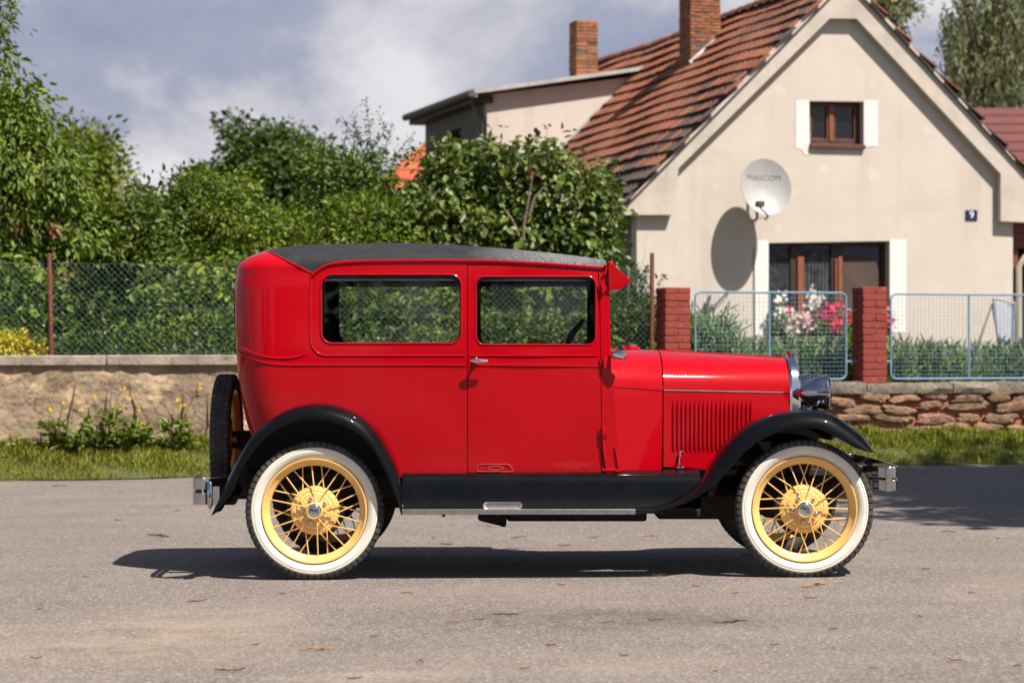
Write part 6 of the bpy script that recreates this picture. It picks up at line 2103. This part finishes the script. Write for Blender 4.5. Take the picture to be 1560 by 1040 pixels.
# --- garden plants behind the blue panels
rng = np.random.default_rng(41)
P, D, N, Ls = [], [], [], []
def spikes(s0, s1, v0, v1, h0, h1, n, L=.12):
    for i in range(n):
        s = rng.uniform(s0, s1); v = rng.uniform(v0, v1)
        h = (h0 + (h1 - h0) * rng.random()) * (.8 + .25 * math.sin(s * 5 + v * 3))
        p = FW(s, v, .72)
        lean = rng.normal(size=2) * .12
        for k in range(6):
            t = (k + rng.random()) / 6
            P.append(p + Vector((lean[0] * t * h, lean[1] * t * h, t * h))); D.append((rng.normal() * .6 + lean[0], rng.normal() * .6, 1.0)); N.append((rng.normal(), -1 + rng.normal() * .4, .4)); Ls.append(L * (.6 + .7 * rng.random()))
spikes(s_at(1052), s_at(1150), .5, 1.6, .45, .95, 2200)
spikes(s_at(1140), s_at(1330), .5, 1.9, .30, .60, 3400)
spikes(s_at(1330), s_at(1640), .5, 1.9, .28, .58, 4400)
o = leaves_mesh('garden_herbs', np.array([tuple(p) for p in P]), np.array(D), np.array(N), np.array(Ls), .17, M_herb)
tag(o, 'grey green herb bed growing behind the blue wire panels', 'herb bed', kind='stuff')
P = np.array([tuple(FW(rng.uniform(s_at(1060), s_at(1600)), rng.uniform(.5, 1.5), .72 + rng.uniform(.2, .5))) for i in range(160)])
M_lav = mat('lavender_petal', (0.16, 0.12, 0.32), rough=.7, island=.2)
o = leaves_mesh('lavender_flowers', P, np.tile([0, 0, 1.0], (160, 1)) + rng.normal(size=P.shape) * .3, np.tile([0, -1.0, .2], (160, 1)) + rng.normal(size=P.shape) * .3, .05, .35, M_lav)
tag(o, 'small violet lavender flowers in the herb bed', 'flowers', kind='stuff')
woody('garden_shrub', 'small yellow green shrub right of the second brick pillar', 'shrub', [B(1352, 545, 27.5, 12, 34, .2), B(1297, 540, 27.5, 10, 38, .2)], 900, .05, M_hedge, 122, clump=.1, r0=.02, gz=.72, tipsn=4)

# --- flower boxes on the lower window sill
M_box = mat('dark_brown_planter', (0.035, 0.022, 0.017), (0.05, 0.03, 0.022), rough=.7, scale=12)
def flower_box(px0, px1, label, blooms, seed):
    rng = np.random.default_rng(seed)
    s0, z0 = fac(px0, 510, .1); s1, _ = fac(px1, 510, .1)
    zs = zsill + .004
    root = thing('flower_box', label, 'flower box', FH((s0 + s1) / 2, -.06, zs), 'planters on the lower window sill')
    b = MB()
    b.fbox(FH, s0, s1, -.15, .02, zs, zs + .13); bx = b.build('box', M_box, root, bevel=.01)
    n = int((s1 - s0) * 650)
    P = np.array([tuple(FH(rng.uniform(s0 - .03, s1 + .03), rng.uniform(-.24, .02), zs + .05 + rng.uniform(0, .3))) for i in range(n)])
    leaves_mesh('foliage', P, rng.normal(size=P.shape) + np.array([0, -.6, .1]), rng.normal(size=P.shape) * .5 + np.array([0, -.6, 1]), .06, .6, M_nettle, root)
    for mm, px, py, rx, rz, n in blooms:
        s, z = fac(px, py, .2)
        P = []
        for i in range(n):
            a, c = rng.normal() * rx * .0102, rng.normal() * rz * .0102
            P.append(tuple(FH(s + a, -.2 + rng.normal() * .05, z + c)))
        # five petals round each bloom
        Pp, Dd, Nn, Ll = [], [], [], []
        for p in P:
            f = Vector((rng.normal() * .3, -1, .35 + rng.normal() * .3)).normalized()
            a0 = rng.uniform(0, 6)
            r_ = f.cross(Vector((0, 0, 1))).normalized(); u_ = r_.cross(f)
            for k in range(5):
                an = a0 + 2 * math.pi * k / 5
                Pp.append(p); Dd.append(tuple(r_ * math.cos(an) + u_ * math.sin(an) + f * .2)); Nn.append(tuple(f)); Ll.append(.029 * (.8 + .4 * rng.random()))
        tag(leaves_mesh('blooms', np.array(Pp), np.array(Dd), np.array(Nn), np.array(Ll), .9, mm, root), kind='stuff')
flower_box(1175, 1240, 'dark window box overflowing with pale pink and white petunias', [(M_ppet, 1212, 492, 9, 9, 55), (M_ppet, 1226, 482, 8, 9, 45), (M_wpet, 1200, 484, 8, 8, 36), (M_ppet, 1232, 500, 5, 8, 26), (M_wpet, 1204, 506, 6, 4, 16), (M_rpet, 1202, 473, 4, 2, 10), (M_wpet, 1187, 462, 5, 10, 26)], 51)
flower_box(1243, 1296, 'dark window box with crimson geraniums beside the pillar', [(M_rpet, 1264, 476, 7, 6, 40), (M_rpet, 1272, 492, 7, 8, 55), (M_rpet, 1292, 480, 4, 8, 26), (M_mpet, 1252, 480, 7, 5, 26), (M_rpet, 1272, 467, 3, 2, 10), (M_wpet, 1244, 458, 6, 8, 40)], 52)
flower_box(1318, 1357, 'dark window box with magenta blooms partly behind the pillar', [(M_mpet, 1353, 483, 4, 6, 30), (M_mpet, 1335, 480, 8, 6, 30)], 53)

# --- grass on the verge
rng = np.random.default_rng(61)
n = 90000
ss = rng.uniform(-8.5, 15.5, n)
tt = rng.random(n) ** .9
tt = np.where(rng.random(n) < .06, -.10 * rng.random(n) * (.4 + np.abs(np.sin(ss * 2.3) * np.sin(ss * 5.7 + 1))), tt)
pts = [((p - W0).dot(U), (p - W0).dot(V)) for p in RE]
rv = np.interp(ss, [p[0] for p in pts], [p[1] for p in pts]) - .03
vv = rv * (1 - tt) + .02 * tt
clumpn = np.sin(ss * 4.3 + vv * 6) * np.sin(ss * 1.9 - vv * 3.1) + .5 * np.sin(ss * 11 + vv * 9)
X = W0.x + U.x * ss + V.x * vv; Yy = W0.y + U.y * ss + V.y * vv
zb = (GZ0 + GSL * X + .012); zz = zb + (.27 - zb) * np.clip(tt, 0, 1) ** .85 + .03 * np.sin(ss * 1.7) * np.sin(np.pi * tt) - .004
H = (.035 + .05 * rng.random(n)) * (1 + .5 * np.clip(clumpn, -1, 1.5)) * (.6 + .6 * tt)
P = np.stack([X, Yy, zz], 1)
D = np.stack([rng.normal(size=n) * .55, rng.normal(size=n) * .55, np.ones(n)], 1)
N = np.stack([rng.normal(size=n), rng.normal(size=n) - .3, np.ones(n) * .2], 1)
o = leaves_mesh('verge_grass', P, D, N, H * 1.3, .14, M_grass)
tag(o, 'short sunlit grass covering the verge below the walls', 'grass', kind='stuff')

# --- weeds at the foot of the plaster wall
def weed(label, px, h, wpx, leaves, stems, seed, yellow=True):
    rng = np.random.default_rng(seed)
    s = s_at(px)
    z0 = .25
    root = thing('weed_plant', label, 'weed', FW(s, -.12, z0), 'weeds along the plaster wall')
    k = 24 / FPX
    P, D, N, Ls = [], [], [], []
    for i in range(leaves):
        a = rng.normal() * wpx * k * .5
        hh = h * rng.random() ** 1.1 * max(.2, 1 - (a / (wpx * k * 1.4)) ** 2)
        P.append(FW(s + a, -.1 - abs(rng.normal()) * .12, z0 + hh)); D.append((rng.normal() * .9, -.5 + rng.normal() * .5, .5 + rng.normal() * .4)); N.append((rng.normal() * .4, -.3, 1)); Ls.append(.13 * (.5 + .8 * rng.random()))
    leaves_mesh('foliage', np.array([tuple(p) for p in P]), np.array(D), np.array(N), np.array(Ls), .34, M_weed, root)
    Pp, Dd, Nn, Ll = [], [], [], []
    for dx, top in stems:
        b = MB()
        p0 = FW(s + rng.normal() * .05, -.12, z0); p1 = FW(s + dx * k, -.10 + rng.normal() * .03, CAMZ - (top - HOR) * 24 / FPX)
        b.tube(smooth_path([p0, p0.lerp(p1, .6) + Vector((rng.normal() * .02, 0, 0)), p1], 7), [.006, .0055, .005, .0045, .004, .0035, .003], 5)
        b.build('stem', M_weed, root)
        for q in range(2):
            f = p1 + Vector((rng.normal() * .035, rng.normal() * .03, rng.normal() * .022 - .01))
            for m_ in range(6):
                an = m_ * math.pi / 3
                Pp.append(tuple(f)); Dd.append((math.cos(an), -.4, math.sin(an))); Nn.append((0, -1, .4)); Ll.append(.021)
            if yellow: leaves_mesh('bloom', np.array(Pp), np.array(Dd), np.array(Nn), np.array(Ll), .6, M_ypet, root)
            Pp, Dd, Nn, Ll = [], [], [], []
        for q in range(7):
            t = rng.random() * .8
            P2 = p0.lerp(p1, t)
            Pp_ = tuple(P2)
weed('leafy weed with two tall yellow flower stems, nearest the left edge', 82, .26, 46, 120, [(-10, 622), (12, 612), (5, 640)], 71)
weed('broad bushy weed in the middle of the plaster wall with yellow blooms', 155, .30, 64, 190, [(30, 588), (35, 602), (-14, 600), (28, 620), (58, 620), (52, 645), (-34, 628)], 72)
weed('small weed with thin yellow flower stems nearest the car', 268, .26, 26, 90, [(8, 618), (0, 606), (34, 584)], 73)
weed('low spreading weed with a single bloom between two taller weeds', 208, .20, 34, 80, [(5, 655)], 74)
# dry grass stalks
P = []; D = []; N = []; Ls = []
rng = np.random.default_rng(75)
for i in range(12):
    s = rng.uniform(s_at(40), s_at(330))
    P.append(tuple(FW(s, -.08 - .05 * rng.random(), .25))); D.append((rng.normal() * .2, rng.normal() * .1, 1)); N.append((0, -1, .2)); Ls.append(.3 + .45 * rng.random())
M_straw = mat('dry_straw', (0.42, 0.32, 0.17), (0.34, 0.25, 0.12), rough=.9, scale=5, transl=.2)
o = leaves_mesh('dry_stalks', np.array(P), np.array(D), np.array(N), np.array(Ls), .011, M_straw)
tag(o, 'thin dry grass stalks standing against the plaster wall', 'dry grass', kind='stuff')

# --- litter of dry twigs and leaves on the asphalt
M_litter = mat('dry_brown_twig', (0.14, 0.06, 0.028), (0.09, 0.042, 0.022), rough=.9, scale=30)
M_litter2 = mat('dry_tan_leaf', (0.34, 0.20, 0.09), (0.22, 0.12, 0.05), rough=.9, scale=30)
spots = [(485, 991, 60), (240, 817, 60), (1240, 892, 75), (1113, 948, 60), (1455, 1008, 40), (1000, 945, 30), (855, 892, 24), (790, 820, 26), (860, 832, 22), (680, 830, 22), (990, 818, 30), (905, 820, 22), (350, 1023, 45), (300, 917, 30), (770, 938, 40), (1235, 912, 20), (1000, 878, 30), (570, 971, 18), (390, 983, 14), (55, 1005, 18), (1345, 823, 16), (1445, 811, 20), (1410, 868, 14), (1520, 822, 16), (690, 948, 22), (730, 946, 16), (620, 905, 20), (180, 793, 14), (270, 779, 12), (90, 741, 24), (660, 820, 14), (745, 803, 12), (1060, 895, 14), (540, 1035, 22), (840, 985, 18), (950, 1000, 14), (1180, 985, 14), (1400, 940, 16), (1550, 1016, 12), (430, 905, 10), (640, 1010, 12), (800, 1020, 16), (1270, 960, 14), (130, 880, 12), (60, 930, 10), (1480, 905, 12), (1330, 1020, 16), (1090, 1025, 14), (715, 872, 12), (1120, 905, 10)]
rng = np.random.default_rng(81)
for i, (px, py, ln) in enumerate(spots):
    c = ground_hit(px, py)
    L = ln * (c.y - CAMY) / FPX
    is_leaf = i in (2, 6, 10, 11, 20, 24, 30, 37)
    b = MB()
    a = rng.normal() * .35
    d = Vector((math.cos(a), math.sin(a) * 1.6, 0)).normalized()
    e = Vector((-d.y, d.x, 0))
    up = Vector((0, 0, 1))
    k = 5
    pts = [c + d * L * (t / k - .5) + e * float(rng.normal()) * L * .05 + up * (.006 + abs(float(rng.normal())) * .004) for t in range(k + 1)]
    r = min(.006, .0025 + L * .010)
    b.tube(pts, [r * (1 - .5 * abs(t / k - .5)) for t in range(k + 1)], 5)
    if L > .08:
        for q in range(2):
            s_ = pts[1 + q * 2]
            b.tube([s_, s_ + e * L * .12 * (1 if q else -1) + d * L * .15 + up * .006], [r * .7, r * .4], 4)
    if is_leaf or L > .15:
        w_ = max(.012, L * .12)
        s_ = pts[3]
        b.loft([[s_ - d * w_ + up * .004, s_ - d * w_ + up * .005], [s_ + e * w_ * .5 + up * .012, s_ - e * w_ * .5 + up * .010], [s_ + d * w_ * 1.2 + up * .002, s_ + d * w_ * 1.2 + up * .003]], closed=False)
    o = b.build('dry_twig', M_litter2 if (is_leaf or i in (0, 4)) else M_litter, None, origin=c)
    lab = 'thin dry brown twig lying flat on the grey asphalt'
    if i == 0: lab = 'long pale dry twig lying on the asphalt in front of the rear wheel'
    elif i == 2: lab = 'dry twig with a torn tan leaf right below the front wheel'
    elif i == 4: lab = 'forked tan twig near the bottom right corner of the asphalt'
    elif i == 1: lab = 'longest brown twig left of the rear wheel, beside the car shadow'
    elif is_leaf: lab = 'curled dry tan leaf scrap lying on the grey asphalt'
    tag(o, lab, 'leaf scrap' if is_leaf else 'twig', group=('dry leaf scraps on the asphalt' if is_leaf and i != 2 else 'dry twigs scattered on the asphalt' if i not in (0, 1, 2, 4) else None))

# --- roadside tree to the right of the frame, whose shade falls on the road and verge
def shade_tree():
    c = Vector((10.0, 3.4, 8.8))
    blobs = [((c.x, c.y, c.z), (2.6, 3.2, 1.9)), ((c.x - 1.3, c.y + 1.5, c.z - .2), (2.0, 2.4, 1.5)), ((c.x + 1.5, c.y - 1.5, c.z + .3), (2.2, 2.4, 1.7)), ((c.x + 1.5, c.y + 2.0, c.z), (2.2, 2.4, 1.7)), ((c.x - .8, c.y - 1.0, c.z - .1), (2.2, 2.2, 1.5)), ((c.x + 3, c.y, c.z), (2.5, 3.5, 2)), ((c.x - 1.6, c.y + 3.2, c.z), (1.9, 1.9, 1.3)), ((c.x - 1.2, c.y - 2.6, c.z), (1.9, 2.0, 1.4)), ((c.x + 1.5, c.y - 4.0, c.z), (2.2, 2.0, 1.6)), ((c.x + .5, c.y + 3.6, c.z + .2), (2.2, 1.9, 1.5))]
    woody('roadside_tree', 'tall roadside tree right of the frame shading the road', 'tree', blobs, 60000, .18, M_oak, 130, clump=.34, r0=.28, gz=0.02, base=(12.0, 4.2, .03), wr=.7, shell=.7)
shade_tree()

# --- unseen trees added behind the camera to darken the reflections in the car
def unseen_trees():
    c = Vector((0, -46, 6.0))
    blobs = [((c.x + dx, c.y + dy, c.z + dz), (2.8, 2.6, 2.4)) for dx, dy, dz in ((0, 0, 0), (-1.8, .4, -1.6), (1.9, -.3, -1.4), (.4, .6, 1.9), (-.8, -.5, -3.0), (1.2, .3, -3.2))]
    t = woody('unseen_tree', 'leafy unseen tree added behind the camera to darken reflections', 'tree', blobs, 7000, .42, M_oak, 140, clump=.5, r0=.25, gz=-.05, base=(0, -46, -.1), wr=.75, shell=.6, group='unseen trees added for reflections')
    for i, (x, y, k) in enumerate(((-7, -1, 1.1), (7.5, 1, .95), (-14, 1, .9), (14.5, -.5, 1.15), (-21, 0, 1.05), (22, 1, 1.0), (-29, 1, 1.2), (30, -1, 1.1))):
        o = copy_tree(t); o.location = (x, -46 + y, -.15); o.scale = (k, k, k); o.rotation_euler.z = i * 1.3
unseen_trees()
